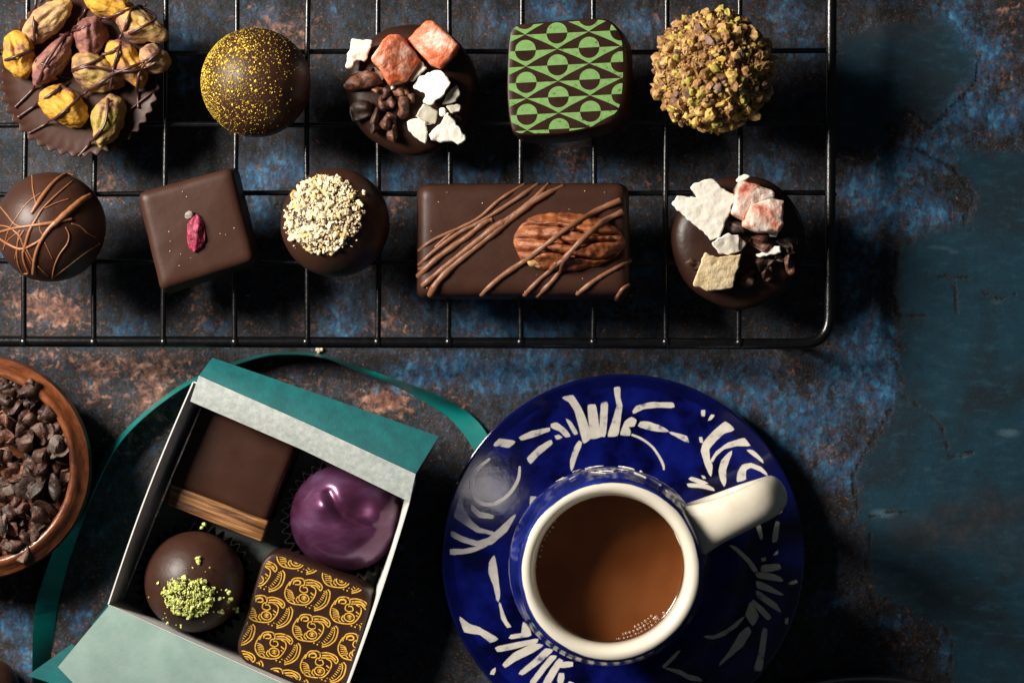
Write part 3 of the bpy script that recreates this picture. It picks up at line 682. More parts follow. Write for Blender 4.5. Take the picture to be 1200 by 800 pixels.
# drizzled truffle
t, c, r = ball('drizzled_truffle', 59.5, 266, 62, 'round dark truffle laced with fine caramel brown chocolate strands', M_choc)
S = 5.715
L = [([(215, 30), (220, 120), (242, 222)], 10), ([(490, 32), (440, 25), (370, 70), (300, 150), (240, 240), (212, 285)], [14, 20, 24, 28, 28, 24]), ([(485, 70), (380, 160), (290, 250), (250, 310), (200, 400), (175, 480), (160, 540)], [9, 12, 14, 16, 20, 22, 20]),
     ([(460, 190), (380, 215), (300, 252)], 8), ([(605, 165), (540, 205), (440, 290), (380, 345), (330, 390), (270, 480), (235, 580), (225, 690)], [30, 40, 42, 40, 28, 24, 24, 26]), ([(-6, 412), (100, 385), (200, 370), (330, 352), (480, 325)], [16, 18, 20, 22, 20]),
     ([(-6, 368), (60, 380), (130, 440), (170, 540), (212, 625)], 11), ([(-4, 455), (50, 490), (140, 525), (230, 490), (285, 450)], [12, 16, 18, 16, 12]), ([(-2, 238), (50, 300), (100, 360), (170, 382)], 11), ([(272, 150), (180, 220), (100, 330), (50, 420), (25, 530)], 9),
     ([(160, 400), (120, 480), (118, 600), (150, 680), (185, 690)], 13), ([(155, 540), (160, 600), (192, 682)], 18), ([(180, 530), (222, 605)], 12), ([(100, 590), (112, 520), (130, 400)], 8), ([(440, 380), (462, 430), (450, 490), (400, 560), (365, 640), (350, 722)], 9),
     ([(480, 355), (540, 375), (590, 420), (642, 447)], 10), ([(668, 488), (560, 560), (430, 660), (350, 722)], 8), ([(300, 480), (352, 592)], 6), ([(255, 640), (322, 705)], 9), ([(262, 330), (270, 400), (300, 440)], 9), ([(20, 530), (60, 460), (140, 400)], 8)]
mb = MB()
for l, wd in L:
    ws = wd if hasattr(wd, '__len__') else [wd] * len(l)
    pts = []; rr = []
    for q in catmull([(x / S, 200 + y / S, wv / S / 2) for (x, y), wv in zip(l, ws)], 9):
        z = c.z + 40
        for _ in range(4):
            p = P(q.x, q.y, z); d2 = 1 - ((p.x - c.x) ** 2 + (p.y - c.y) ** 2) / r ** 2
            z = c.z + r * .94 * (math.sqrt(d2) if d2 > 0 else -0.15)
        pts.append(P(q.x, q.y, z) + Vector((0, 0, q.z * 0.35))); rr.append(q.z * (1 + 0.18 * nz(Vector((q.x, q.y, 0)), 6, 3)))
    tube(mb, pts, rr, 9)
mb.build('drizzle', M_milk2, t)

# square chocolate with a petal
def inset_corners(c, d):
    """world corner points (ccw) moved so that every edge shifts outwards by d"""
    n = len(c); out = []
    for i in range(n):
        p, a, b = c[i], c[i - 1], c[(i + 1) % n]
        e1, e2 = (p - a).normalized(), (b - p).normalized()
        n1, n2 = Vector((e1.y, -e1.x)), Vector((e2.y, -e2.x))
        m_ = (n1 + n2); m_ = m_ / max(m_.dot(n1), .2)
        out.append(p + m_ * d)
    return out
def specks(t, boxes, n, z):
    mb = MB(); rg = random.Random(n)
    for x0, x1, y0, y1 in boxes:
        for k in range(n):
            q = P(rg.uniform(x0, x1), rg.uniform(y0, y1), z + .2)
            blob(mb, q, (rg.uniform(.4, .95), rg.uniform(.35, .7), .4), rotz(rg.uniform(0, 3)), 1, .6, 1, k)
    mb.build('specks', M_cryel, t, smooth=False)['kind'] = 'stuff'
def enrobed(name, corners, h, rad, label, m, cat='chocolate', base=RT, group=GR, soft=12, crown=1.0, namp=0.8):
    zm = base + h * 0.6
    wc = ccw([Vector(xy(P(*q, zm))) for q in corners])
    shape = lambda d: rounded_poly(inset_corners(wc, d), max(rad + d * .45, 4), 11, 14)
    o = shape(0)
    cen = sum(o, Vector((0, 0))) / len(o)
    t = thing(name, (cen.x, cen.y, base), label, cat, group)
    mb = MB(); zt = base + h; s = soft
    dd = (lambda p: Vector((nz(p, 30, 1), nz(p, 30, 2), nz(p, 26, 5) * 0.7)) * namp)
    slab(mb, shape, [(-6, base), (1, base + 1.5), (3, base + 4), (1.5, base + 9), (0, zt - s), (-s * .12, zt - s * .55), (-s * .38, zt - s * .24), (-s * .75, zt - s * .06), (-s * 1.25, zt), (-s * 1.9, zt + .2)], rings=(0.9, 0.75, 0.55, 0.3), disp=dd, crown=crown)
    mb.build('body', m, t)
    return t, o, zt
t, o, zt = enrobed('square_chocolate', [(163, 227), (274, 197), (301, 307), (190, 342)], 50, 9, 'plain square dark chocolate with one crimson petal on top', M_chocmatte, soft=9)
mb = MB()
q = P(229, 273, zt + 5)
V = []; F = []
for i in range(15):
    s = i / 14 * 2 - 1
    for j in range(9):
        a = j / 8 * 2 - 1
        wdt = 9.5 * (1 - abs(s) ** 2.6) ** 0.5 + 1.5
        x = a * wdt + 2.5 * math.sin(s * 2.2); y = -s * 21
        V.append(Vector((q.x + x * .95 - y * -0.16, q.y + y, zt + 2 + 8.5 * (1 - a * a) * (1 - s * s * .6) + 3.0 * math.sin(a * 7 + s * 2.5) * (1 - abs(s) ** 2) + 2.6 * nz((x, y, 0), 5, 2))))
for i in range(14):
    for j in range(8): F.append((i * 9 + j, i * 9 + j + 1, i * 9 + j + 10, i * 9 + j + 9))
mb.add(V, F)
pet = mb.build('petal', M_petal, t)
specks(t, [(190, 275, 222, 325)], 14, zt + .5)
mb = MB(); q = P(222, 252, zt + 5); blob(mb, q, (5, 4.5, 4), sub=3, amp=.5, size=4, seed=2); mb.build('petal_base', M_petalb, pet)

# pecan bar
t, o, zt = enrobed('pecan_bar', [(491, 217), (735, 216), (738, 347), (489, 348)], 54, 14, 'long rectangular chocolate bar with pecan half and diagonal milk drizzle', M_chocmatte, soft=13)
oc = ccw(o); BH = 54
def inside_d(x, y):
    return min(((oc[(i + 1) % len(oc)] - oc[i]).normalized().cross(Vector((x, y)) - oc[i])) for i in range(0, len(oc), 2) if (oc[(i + 1) % len(oc)] - oc[i]).length > 0.01)
pc = P(667, 283, zt + 12); pa, pb, ph = 63, 33, 27
def pecan_h(x, y):
    u = (x - pc.x) / pa; v = (y - pc.y) / pb; q = 1 - u * u - v * v
    return zt - 3 + ph * math.sqrt(q) if q > 0 else -1e9
mb = MB(); V = []; F = []; nu, nv = 72, 96
for i in range(nu + 1):
    th = math.pi * i / nu; x = -math.cos(th); rr = math.sin(th)
    for j in range(nv):
        ph_ = 2 * math.pi * j / nv; y = math.cos(ph_) * rr; z = math.sin(ph_) * rr
        yl = y + 0.10 * math.sin(x * 2.4 + .4) + 0.20 * nz((x * 1.7, y * 2.2, 0), 1, 3)
        gro = 0.75 * math.exp(-((yl) / 0.06) ** 2) * (1 - 0.6 * abs(x)) + 0.75 * math.exp(-((abs(yl) - 0.46 * (1 - x * x * .45)) / 0.055) ** 2) * (1 - .4 * abs(x)) + 0.14 * math.exp(-((abs(yl) - 0.78) / 0.06) ** 2)
        wr = 0.13 * nz((x * 4, y * 4, z), 1, 6) + 0.09 * nz((x * 14, y * 5, z), 1, 9)
        sc2 = 1 - (gro if z > 0 else 0) * min(1, rr * 1.6) + wr
        sq = 1 + 0.10 * (abs(x) ** 2)
        V.append((pc.x + x * pa * (1 + 0.02 * nz((x, y, z), .3)), pc.y + y * pb * (1 - 0.12 * x) * (1 + wr * .6) * sq, zt - 3 + z * ph * sc2))
for i in range(nu):
    for j in range(nv): F.append((i * nv + j, i * nv + (j + 1) % nv, (i + 1) * nv + (j + 1) % nv, (i + 1) * nv + j))
mb.add(V, F); pecan = mb.build('pecan_half', M_pecan, t)
mb = MB(); q = P(627, 307, zt + 14); blob(mb, (q.x + 1, q.y + 2, zt + 6.5), (11, 8, 4), rotz(-.3), 3, .35, 7, 4); mb.build('bare_flesh', M_pecanf, pecan)
L = [([(272, 342), (330, 300), (470, 235), (560, 160), (645, 108)], 12), ([(272, 392), (330, 340), (420, 275), (490, 240), (600, 170), (692, 108)], 15), ([(270, 432), (335, 370), (440, 295), (500, 245), (530, 232)], 19), ([(285, 465), (350, 410), (450, 330), (540, 260), (580, 235), (660, 175), (730, 106)], [20, 20, 20, 26, 22, 18, 15]),
     ([(312, 498), (340, 450), (400, 390), (500, 310), (590, 235), (690, 160), (782, 113)], [26, 24, 22, 21, 22, 21, 14]), ([(490, 497), (560, 435), (640, 380), (720, 320), (800, 260), (900, 200), (980, 165)], [16, 18, 19, 18, 18, 20, 22]), ([(643, 497), (700, 440), (730, 415), (755, 385)], 16),
     ([(688, 502), (740, 450), (770, 410), (782, 375), (850, 300), (920, 240), (988, 205)], [15, 17, 18, 20, 19, 19, 22]), ([(735, 405), (785, 372)], 17), ([(828, 494), (900, 440), (960, 405), (1017, 375)], [17, 16, 14, 12]), ([(965, 512), (985, 480), (1010, 460)], 15), ([(330, 330), (400, 270), (470, 236)], 11), ([(272, 405), (300, 395), (380, 330), (440, 290)], 12)]
mb = MB()
for l, wd in L:
    ws = wd if hasattr(wd, '__len__') else [wd] * len(l)
    pts = []; rr = []
    for q in catmull([(400 + x / 3, 180 + y / 3, wv / 6) for (x, y), wv in zip(l, ws)], 10):
        z = zt
        for _ in range(3):
            p = P(q.x, q.y, z); d = inside_d(p.x, p.y)
            zb = zt if d > 15 else (zt - 12 * (1 - max(d, 0) / 15) ** 2.2 - (0 if d > 0 else min(-d * 5, 25)))
            z = max(zb, pecan_h(p.x, p.y))
        pts.append(P(q.x, q.y, z)); rr.append(q.z * (1 + 0.26 * nz(Vector((q.x, q.y, 0)), 13, 3) + 0.14 * nz(Vector((q.x, q.y, 0)), 4, 5)))
    for _ in range(4):
        zz = [p.z for p in pts]
        for i in range(1, len(pts) - 1): pts[i].z = max(zz[i], (zz[i - 1] + zz[i] + zz[i + 1]) / 3)
    tube(mb, [p + Vector((0, 0, r_ * .4)) for p, r_ in zip(pts, rr)], rr, 12, squash=.8)
mb.build('drizzle', M_milk, t)
specks(t, [(495, 725, 220, 345)], 26, zt)

# green printed square
def printed_top(mb, quads, outline, z, mat=0):
    conv = ccw(outline)
    for q in quads:
        q = [Vector(xy(P(a.x, a.y, z))) for a in q]
        if all((a - b).length < 1e-4 for a, b in zip(q, q[1:])): continue
        if area2(q) < 0: q = q[::-1]
        c_ = clip_convex(q, conv)
        d_ = []
        for a in c_:
            if not d_ or (a - d_[-1]).length > 1e-3: d_.append(a)
        if len(d_) >= 3 and abs(area2(d_)) > 1e-3: mb.add([(a.x, a.y, z) for a in d_], [tuple(range(len(d_)))], mat)
zt = RT + 56
S = 4.703
topo = catmull([(585 + x / S, 10 + y / S) for x, y in [(70, 122), (112, 92), (330, 74), (520, 61), (590, 68), (640, 105), (675, 170), (685, 260), (683, 420), (665, 540), (630, 592), (560, 640), (350, 684), (150, 692), (90, 682), (70, 650), (55, 560), (48, 430), (52, 250), (60, 160)]], 6, True)
o = [Vector(xy(P(q.x, q.y, zt))) for q in topo]
cen = sum(o, Vector((0, 0))) / len(o)
t = thing('printed_square_chocolate', (cen.x, cen.y, RT), 'square chocolate printed with green and brown eye pattern', 'chocolate', GR)
base_shift = Vector((9, -4.5))
def draft(p):
    k = (zt - p.z) / 56.0
    return Vector((base_shift.x * min(k * 1.6, 1), base_shift.y * min(k * 1.6, 1), 0)) + Vector((nz(p, 20, 1), nz(p, 20, 2), 0)) * 0.5 * (1 if p.z < zt - 1 else 0.3)
mb = MB(); slab(mb, o, [(-5, RT), (2, RT + 3), (3, RT + 12), (2.4, zt - 8), (1.4, zt - 3), (0.5, zt - .7), (-.5, zt)], disp=draft, rings=(.9, .6, .3)); mb.build('body', M_choc2, t)
va = Vector((74.4, -3.6)); vb = Vector((0.85, 37.4)); e0 = Vector((585 + 322 / S, 10 + 312 / S))
quads = []
for i in range(-2, 3):
    for j in range(-3, 4):
        for h2 in (0, 1):
            cc = e0 + va * (i + 0.5 * h2) + vb * (j + 0.5 * h2)
            ua, ub = va.normalized(), vb.normalized()
            hw, hh, cr = 37.2, 18.7, 12.4
            xs = sorted(set([-hw + 2 * hw * k / 40 for k in range(41)] + [-cr + 2 * cr * k / 20 for k in range(21)]))
            def edge(x): u = abs(x) / hw; return hh * (1 - u) * (1 - 0.10 * math.sin(math.pi * u))
            for x0, x1 in zip(xs, xs[1:]):
                def lo(x): return math.sqrt(max(cr * cr - x * x, 0)) if abs(x) < cr else 0.25
                quads.append([cc + ua * x0 + ub * min(lo(x0), edge(x0)), cc + ua * x1 + ub * min(lo(x1), edge(x1)), cc + ua * x1 + ub * edge(x1), cc + ua * x0 + ub * edge(x0)])
                if abs(x0 + x1) / 2 < cr:
                    quads.append([cc + ua * x0, cc + ua * x1, cc + ua * x1 - ub * math.sqrt(max(cr * cr - x1 * x1, 0)), cc + ua * x0 - ub * math.sqrt(max(cr * cr - x0 * x0, 0))])
mb = MB(); hull = offset(ccw(o), -.7); printed_top(mb, quads, hull, zt + 0.35); mb.build('green_print', M_greenp, t, smooth=False)

# fruit and coconut discs
def chunk(mb, pts, z0, h, amp=1.0, mat=0, seed=0, soft=2.5, size=9, crown=1.0, taper=0.0, tilt=(0, 0), rag=0.0):
    o = [Vector(xy(P(x, y, z0 + h))) for x, y in pts]
    o2 = []
    for i in range(len(o)):
        a, b = o[i], o[(i + 1) % len(o)]; n = max(2, int((b - a).length / 2.2))
        for k in range(n): o2.append(a.lerp(b, k / n))
    o2 = [(o2[i - 1] + o2[i] * 2 + o2[(i + 1) % len(o2)]) / 4 for i in range(len(o2))]
    if rag: o2 = [q + Vector((nz((q.x, q.y, 0), 5, seed + 9) + .5 * nz((q.x, q.y, 0), 2.2, seed + 1), nz((q.x, q.y, 0), 5, seed + 12) + .5 * nz((q.x, q.y, 0), 2.2, seed + 3))) * rag for q in o2]
    c0 = sum(o2, Vector((0, 0))) / len(o2)
    dd = lambda p: Vector((nz(p, size, seed), nz(p, size, seed + 2), nz(p, size * .8, seed + 4) * .8 + .5 * nz(p, size * .4, seed + 5))) * amp + Vector((0, 0, ((p.x - c0.x) * tilt[0] + (p.y - c0.y) * tilt[1]) * max(0, (p.z - z0) / h)))
    slab(mb, o2, [(taper, z0), (taper * .5, z0 + h * .4), (0, z0 + h - soft), (-soft * .35, z0 + h - soft * .35), (-soft, z0 + h)], mat=mat, disp=dd, crown=crown, grid=2.4)
def shard(mb, c, rad, rot, seed, mat=0, npts=16):
    """angular piece: hull of scattered points, edges softened, one side hollowed"""
    rg = random.Random(seed * 17.3)
    bm = bmesh.new()
    for k in range(npts):
        v = Vector((rg.gauss(0, 1), rg.gauss(0, 1), rg.gauss(0, 1))).normalized() * rg.uniform(.72, 1.12)
        bm.verts.new((v.x * rad[0], v.y * rad[1], v.z * rad[2]))
    res = bmesh.ops.convex_hull(bm, input=bm.verts[:])
    bmesh.ops.delete(bm, geom=[e for e in bm.verts if not e.link_faces], context='VERTS')
    bmesh.ops.subdivide_edges(bm, edges=bm.edges[:], cuts=3, use_grid_fill=True)
    bmesh.ops.triangulate(bm, faces=bm.faces[:])
    sm = min(rad)
    for _ in range(2): bmesh.ops.smooth_vert(bm, verts=bm.verts[:], factor=.35, use_axis_x=True, use_axis_y=True, use_axis_z=True)
    a_ = rg.uniform(0, 3.14); cu = Vector((math.cos(a_), math.sin(a_), 0))
    bm.verts.index_update(); V = []
    for v in bm.verts:
        q = v.co.copy(); u = q.dot(cu) / max(rad)
        w_ = q.dot(Vector((-cu.y, cu.x, 0))) / max(rad)
        if q.z > 0: q.z -= sm * .75 * math.exp(-((w_ + .25 * math.sin(u * 3 + seed)) / .26) ** 2)
        q += v.normal * (.10 * sm * nz(q, sm * .8, seed) + .08 * sm * nz(q, sm * .35, seed + 3))
        V.append(Vector(c) + rot @ q)
    mb.add(V, [tuple(w_.index for w_ in f.verts) for f in bm.faces], mat); bm.free()
def nib(mb, px, py, z, a, b, h, ang, seed, amp=0.5, mat=0, sub=4):
    q = P(px, py, z + h * .5)
    shard(mb, (q.x, q.y, z + h * .5), (a * 1.32, b * 1.32, h * .72), rotz(-ang) @ Matrix.Rotation(R(random.uniform(-20, 20)), 3, 'X'), seed, mat)

def disc(name, px, py, r, label):
    c = P(px, py, RT + 12)
    t = thing(name, (c.x, c.y, RT), label, 'chocolate', GR)
    def wob(th, rr, z, i): return (rr * (1 + 0.012 * math.sin(3 * th + px) + 0.008 * math.sin(7 * th)), z)
    mb = MB(); lathe(mb, [(1, 0), (r - 8, 0), (r - 1, 3), (r + .5, 8), (r - 1, 14), (r - 6, 20), (r - 14, 24), (r - 26, 26), (30, 26.6), (1, 26.8)], (c.x, c.y, RT), 128, fn=wob); mb.build('disc', M_choc2, t)
    return t, RT + 25
def pieces(t, z, items, S, ox, oy):
    for k, it in enumerate(items):
        nm, m, pts, dz, h = it[:5]
        mb = MB(); px = [(ox + x / S, oy + y / S) for x, y in pts]
        big = nm in ('candied_fruit',)
        chunk(mb, px, z + dz, h, amp=it[5] if len(it) > 5 else 1.0, seed=k * 1.7 + ox, soft=3.0 if big else 1.4, rag=0.0 if big else 1.5, crown=1.5 if big else .2, taper=-2.0 if not big else 1, tilt=it[6] if len(it) > 6 else (random.uniform(-.22, .22), random.uniform(-.22, .22)))
        mb.build(nm, m, t)
def nibs(t, z, items, S, ox, oy):
    for k, (x, y, a, b, h, ang, m) in enumerate(items):
        mb = MB(); nib(mb, ox + x / S, oy + y / S, z - 1, a / S, b / S, h, R(ang), k * 1.0 + ox); mb.build('cocoa_nib', m, t)

t, z = disc('fruit_and_coconut_disc', 483, 104.5, 74.5, 'round dark chocolate disc with orange fruit cubes, coconut flakes and cocoa nibs')
pieces(t, z, [
 ('candied_fruit', M_ginger, [(200, 265), (255, 175), (290, 140), (345, 135), (400, 190), (455, 265), (425, 305), (385, 372), (300, 395), (262, 345), (235, 300)], 0, 36, 1.7, (-.35, .2)),
 ('candied_fruit', M_ginger, [(385, 160), (490, 60), (530, 68), (655, 185), (642, 222), (562, 310), (510, 285)], 0, 34, 1.2, (.12, .2)),
 ('coconut_flake', M_coco, [(100, 158), (210, 165), (170, 270), (112, 275), (105, 310), (68, 318), (75, 240), (92, 215)], 4, 14, 1.2),
 ('coconut_flake', M_cocog, [(392, 315), (460, 270), (497, 310), (405, 392)], 12, 7),
 ('coconut_flake', M_coco, [(510, 330), (560, 318), (615, 385), (590, 440), (520, 505), (470, 490), (482, 440), (440, 425), (415, 402), (440, 362)], 8, 14, 1.6),
 ('coconut_flake', M_cocog, [(600, 430), (650, 390), (667, 440), (640, 490), (572, 500)], 4, 10),
 ('coconut_flake', M_cocog, [(428, 560), (470, 495), (545, 530), (540, 590), (480, 612)], 3, 10),
 ('coconut_flake', M_coco, [(383, 590), (440, 573), (486, 580), (488, 700), (450, 690), (397, 640)], 6, 8, .8),
 ('coconut_flake', M_coco, [(500, 650), (560, 600), (602, 535), (640, 600), (685, 655), (697, 685), (650, 710), (612, 685), (560, 702), (518, 690)], 5, 12, 1.5),
 ('coconut_flake', M_cocog, [(585, 510), (660, 492), (667, 540), (620, 548)], 6, 8), ('coconut_flake', M_coco, [(550, 530), (585, 512), (588, 550), (555, 562)], 8, 10)], 4.444, 390, 10)
nibs(t, z, [(155, 378, 108, 46, 22, -12, M_nibred), (215, 345, 40, 42, 24, 20, M_nibred), (250, 430, 42, 34, 16, 20, M_nibred), (285, 490, 42, 40, 18, 70, M_nibred), (350, 420, 45, 34, 18, 60, M_nibred), (400, 460, 38, 26, 16, 40, M_nibred), (365, 520, 34, 60, 18, 0, M_nibred),
            (225, 590, 28, 66, 18, 15, M_nib), (285, 590, 50, 40, 20, -40, M_nibred), (310, 640, 32, 56, 18, 0, M_nibred), (145, 545, 52, 62, 18, 30, M_nibdark), (305, 412, 20, 16, 14, 0, M_cocog), (640, 570, 26, 18, 10, 0, M_nibred)], 4.444, 390, 10)

t, z = disc('coconut_and_nib_disc', 866, 283.5, 76, 'round dark chocolate disc with white coconut, pink fruit and cream slab')
pieces(t, z, [
 ('coconut_chunk', M_coco, [(75, 215), (105, 168), (150, 182), (212, 182), (173, 125), (200, 105), (290, 83), (330, 130), (408, 172), (398, 212), (352, 320), (330, 388), (282, 406), (240, 360), (150, 290), (103, 250)], 3, 24, 0.9),
 ('candied_fruit', M_pinkf, [(408, 172), (425, 108), (452, 95), (530, 120), (612, 150), (606, 190), (560, 205), (490, 235), (455, 302), (388, 265), (403, 200)], 0, 34, 2.0, (-.1, .1)),
 ('candied_fruit', M_pinkf, [(488, 222), (600, 185), (668, 195), (662, 330), (632, 362), (520, 362), (447, 330)], 0, 38, 1.8, (-.15, -.2)),
 ('coconut_chunk', M_coco, [(403, 95), (460, 58), (493, 75), (430, 108)], 10, 18, .6),
 ('coconut_chunk', M_coco, [(278, 420), (370, 368), (432, 385), (428, 470), (330, 482)], 4, 22, 1.2),
 ('coconut_chunk', M_cocog, [(422, 388), (472, 420), (430, 468)], 4, 16),
 ('candied_slab', M_candied, [(182, 642), (230, 520), (250, 468), (300, 492), (442, 483), (396, 655), (280, 667)], 4, 26, 1.2),
 ('coconut_chunk', M_coco, [(513, 482), (560, 462), (640, 428), (647, 470), (580, 487), (530, 498)], 2, 12), ('coconut_chunk', M_coco, [(575, 368), (630, 362), (625, 385), (590, 390)], 2, 14)], 4.444, 770, 190)
nibs(t, z, [(380, 312, 80, 40, 30, 25, M_nibdark), (545, 412, 50, 48, 22, -30, M_nibred), (480, 600, 34, 74, 18, 10, M_nib), (565, 530, 52, 40, 18, -15, M_nib), (570, 580, 40, 34, 16, 20, M_nib), (685, 535, 24, 54, 14, -10, M_nibred), (195, 530, 42, 34, 10, -20, M_nib), (672, 405, 48, 42, 14, 20, M_nibdark), (700, 450, 30, 30, 12, 0, M_nibdark), (640, 500, 26, 24, 12, 0, M_nibdark)], 4.444, 770, 190)

# ---------------------------------------------------------------- wooden bowl and its nibs
bz = 92
bc = P(-30, 548, bz)
BR = 122.5 * (H - bz) / H
t = tag(MB().build('placeholder', M_wood), None) if False else None
def bowl():
    mb = MB()
    prof = [(1, 4), (60, 3), (64, 0), (76, 0), (84, 6), (110, 28), (126, 55), (130, 70), (128, 82), (BR - .6, bz - 5), (BR - 3.5, bz - 1.2), (BR - 7.5, bz), (BR - 10.5, bz - 1.4), (BR - 12, bz - 5), (BR - 12.8, bz - 14), (BR - 17, bz - 24), (94, 63), (60, 61), (1, 60)]
    def wob(th, r, z, i): return (r + 0.9 * math.sin(2 * th + 1), z + .6 * math.sin(3 * th))
    lathe(mb, prof, (bc.x, bc.y, 0), 128, fn=wob)
    o = mb.build('wooden_bowl', M_wood, None, (bc.x, bc.y, 0), sharp=50)
    tag(o, 'round reddish brown wooden bowl full of cocoa nibs', 'bowl')
bowl()
named = [(37, 463, 16, 13, 20, 0), (30, 455, 12, 10, -30, 0), (32, 498, 15, 11, -35, 0), (58, 492, 11, 17, 0, 0), (25, 515, 15, 14, 0, 0), (5, 495, 9, 13, 0, 1), (14, 555, 14, 12, -10, 1), (49, 540, 13, 15, 20, 0), (66, 570, 8, 15, -10, 2), (38, 575, 24, 15, 15, 2), (8, 572, 14, 8, -15, 3), (52, 600, 16, 14, 30, 0), (33, 627, 10, 9, 0, 0), (18, 645, 15, 12, 35, 0), (3, 615, 7, 14, 0, 3), (20, 600, 16, 10, 0, 0), (45, 615, 9, 8, 0, 2), (5, 535, 8, 8, 0, 0), (10, 465, 10, 12, 0, 0), (40, 548, 12, 10, 60, 0), (55, 505, 10, 9, 0, 0), (5, 455, 9, 8, 20, 0)]
MN = [M_nib, M_nibred, M_nibdark, M_nibgrey]
GN = 'cocoa nibs in the wooden bowl'
def put_nib(px, py, a, b, ang, m, z, k, label):
    q = P(px, py, z)
    mb = MB()
    shard(mb, (q.x, q.y, z), (a * 1.3, b * 1.3, min(a, b) * 1.0), rotz(-R(ang)) @ Matrix.Rotation(R(random.uniform(-30, 30)), 3, 'X') @ Matrix.Rotation(R(random.uniform(-25, 25)), 3, 'Y'), k)
    o = mb.build('cocoa_nib', m, None, (q.x, q.y, z - min(a, b) * .5), sharp=45)
    tag(o, label, 'cocoa nib', GN)
LN = 'angular broken brown cocoa nib heaped in the round wooden bowl'
for k, (x, y, a, b, ang, mi) in enumerate(named):
    put_nib(x, y, a, b, ang, MN[mi], 88 + 4 * random.random(), k + 1, LN)
put_nib(71, 525, 13.5, 14, 0, M_nibgrey, 90, 77.3, 'rounded greyish cocoa piece lodged against the bowl rim')
k = 40
rng = random.Random(11)
spots = []
ring = [(bc.x + 103 * math.cos(R(a_)), bc.y + 103 * math.sin(R(a_))) for a_ in range(-80, 84, 12)]
while len(spots) < 122:
    a_ = rng.uniform(0, 6.283); rr = 104 * math.sqrt(rng.random())
    x, y = bc.x + rr * math.cos(a_), bc.y + rr * math.sin(a_)
    if ring: x, y = ring.pop()
    elif any((x - u) ** 2 + (y - v) ** 2 < 12 ** 2 for u, v in spots):
        if rng.random() < .9: continue
    spots.append((x, y)); k += 1
    px, py = 600 + x * H / (H - 80), 400 - y * H / (H - 80)
    if px < -170: continue
    rr = math.hypot(x - bc.x, y - bc.y)
    dz = 80 + 3 * (1 - rr / 104) + rng.uniform(-4, 6)
    put_nib(px, py, rng.uniform(10, 15), rng.uniform(9, 12.5), rng.uniform(0, 180), MN[rng.choice((0, 0, 0, 1, 2))], dz, k, LN)

# ---------------------------------------------------------------- gift box, its flaps
BZ = 93
def sheet(mb, A, B, th=1.6, nu=30, nv=8, mats=(0, 0), wav=0.8, seed=0, bow=0.0):
    """ruled sheet between polylines A and B (3D), top side mats[0], under side mats[1]"""
    def samp(L_, t_):
        seg = [(L_[i + 1] - L_[i]).length for i in range(len(L_) - 1)]; d = t_ * sum(seg)
        for i, s in enumerate(seg):
            if d <= s or i == len(seg) - 1: return L_[i].lerp(L_[i + 1], d / s)
            d -= s
    A = [Vector(q) for q in A]; B = [Vector(q) for q in B]
    top = []; bot = []
    for i in range(nu + 1):
        a, b = samp(A, i / nu), samp(B, i / nu)
        for j in range(nv + 1):
            p = a.lerp(b, j / nv); e = math.sin(math.pi * j / nv)
            p.z += wav * nz(p, 60, seed) + bow * e
            top.append(p); bot.append(p - Vector((0, 0, th)))
    n = len(top); W_ = nv + 1; F = []; M = []
    for i in range(nu):
        for j in range(nv):
            q = (i * W_ + j, i * W_ + j + 1, (i + 1) * W_ + j + 1, (i + 1) * W_ + j)
            F.append(q); M.append(mats[0]); F.append(tuple(n + a for a in q[::-1])); M.append(mats[1])
    rim = [i * W_ for i in range(nu + 1)] + [nu * W_ + j for j in range(1, W_)] + [i * W_ + nv for i in range(nu - 1, -1, -1)] + [j for j in range(nv - 1, 0, -1)]
    for i in range(len(rim)):
        a, b = rim[i], rim[(i + 1) % len(rim)]; F.append((a, b, n + b, n + a)); M.append(mats[1])
    mb.add(top + bot, F, M)
rim = [P(227, 448, BZ), P(486, 563, BZ), P(397, 829, BZ), P(127.5, 708, BZ)]
cen = sum(rim, Vector()) / 4
def bxbase(v): q = cen + (v - cen) * (0.93 if v.y > cen.y or v.x < cen.x - 90 and False else .97); return Vector((q.x, q.y, 3))
box = thing('gift_box', (cen.x, cen.y, 0), 'open white lined teal gift box holding four chocolates', 'box')
fl = [bxbase(v) for v in rim]
dn = Vector((-.41, -.91, 0)) * 6
fl[2] = fl[2] + dn; fl[3] = fl[3] + dn
def wall(i, j, bulge):
    mb = MB(); a, b, c_, d = rim[i], rim[j], fl[j], fl[i]
    out = Vector(((a + b) / 2 - cen).xy.to_3d()).normalized(); nu, nv = 16, 6
    V = []; F = []; M = []
    for side in (0, 1):
        for u in range(nu + 1):
            for v in range(nv + 1):
                p = a.lerp(b, u / nu).lerp(d.lerp(c_, u / nu), v / nv)
                p = p + out * (bulge * math.sin(math.pi * u / nu) * (1 - .5 * v / nv) + side * 1.5)
                V.append(p)
    n = (nu + 1) * (nv + 1); W_ = nv + 1
    for u in range(nu):
        for v in range(nv):
            q = (u * W_ + v, (u + 1) * W_ + v, (u + 1) * W_ + v + 1, u * W_ + v + 1)
            F += [q, tuple(n + k for k in q[::-1])]; M += [0, 1]
        F.append((u * W_, (u + 1) * W_, n + (u + 1) * W_, n + u * W_)); M.append(0)
    for u in (0, nu):
        for v in range(nv): F.append((u * W_ + v, u * W_ + v + 1, n + u * W_ + v + 1, n + u * W_ + v)); M.append(0)
    mb.add(V, F, M); return mb.build('wall', [M_cardw, M_teal], box, sharp=40)
wall(3, 0, 4); wall(0, 1, 0); wall(1, 2, 3); wall(2, 3, 0)
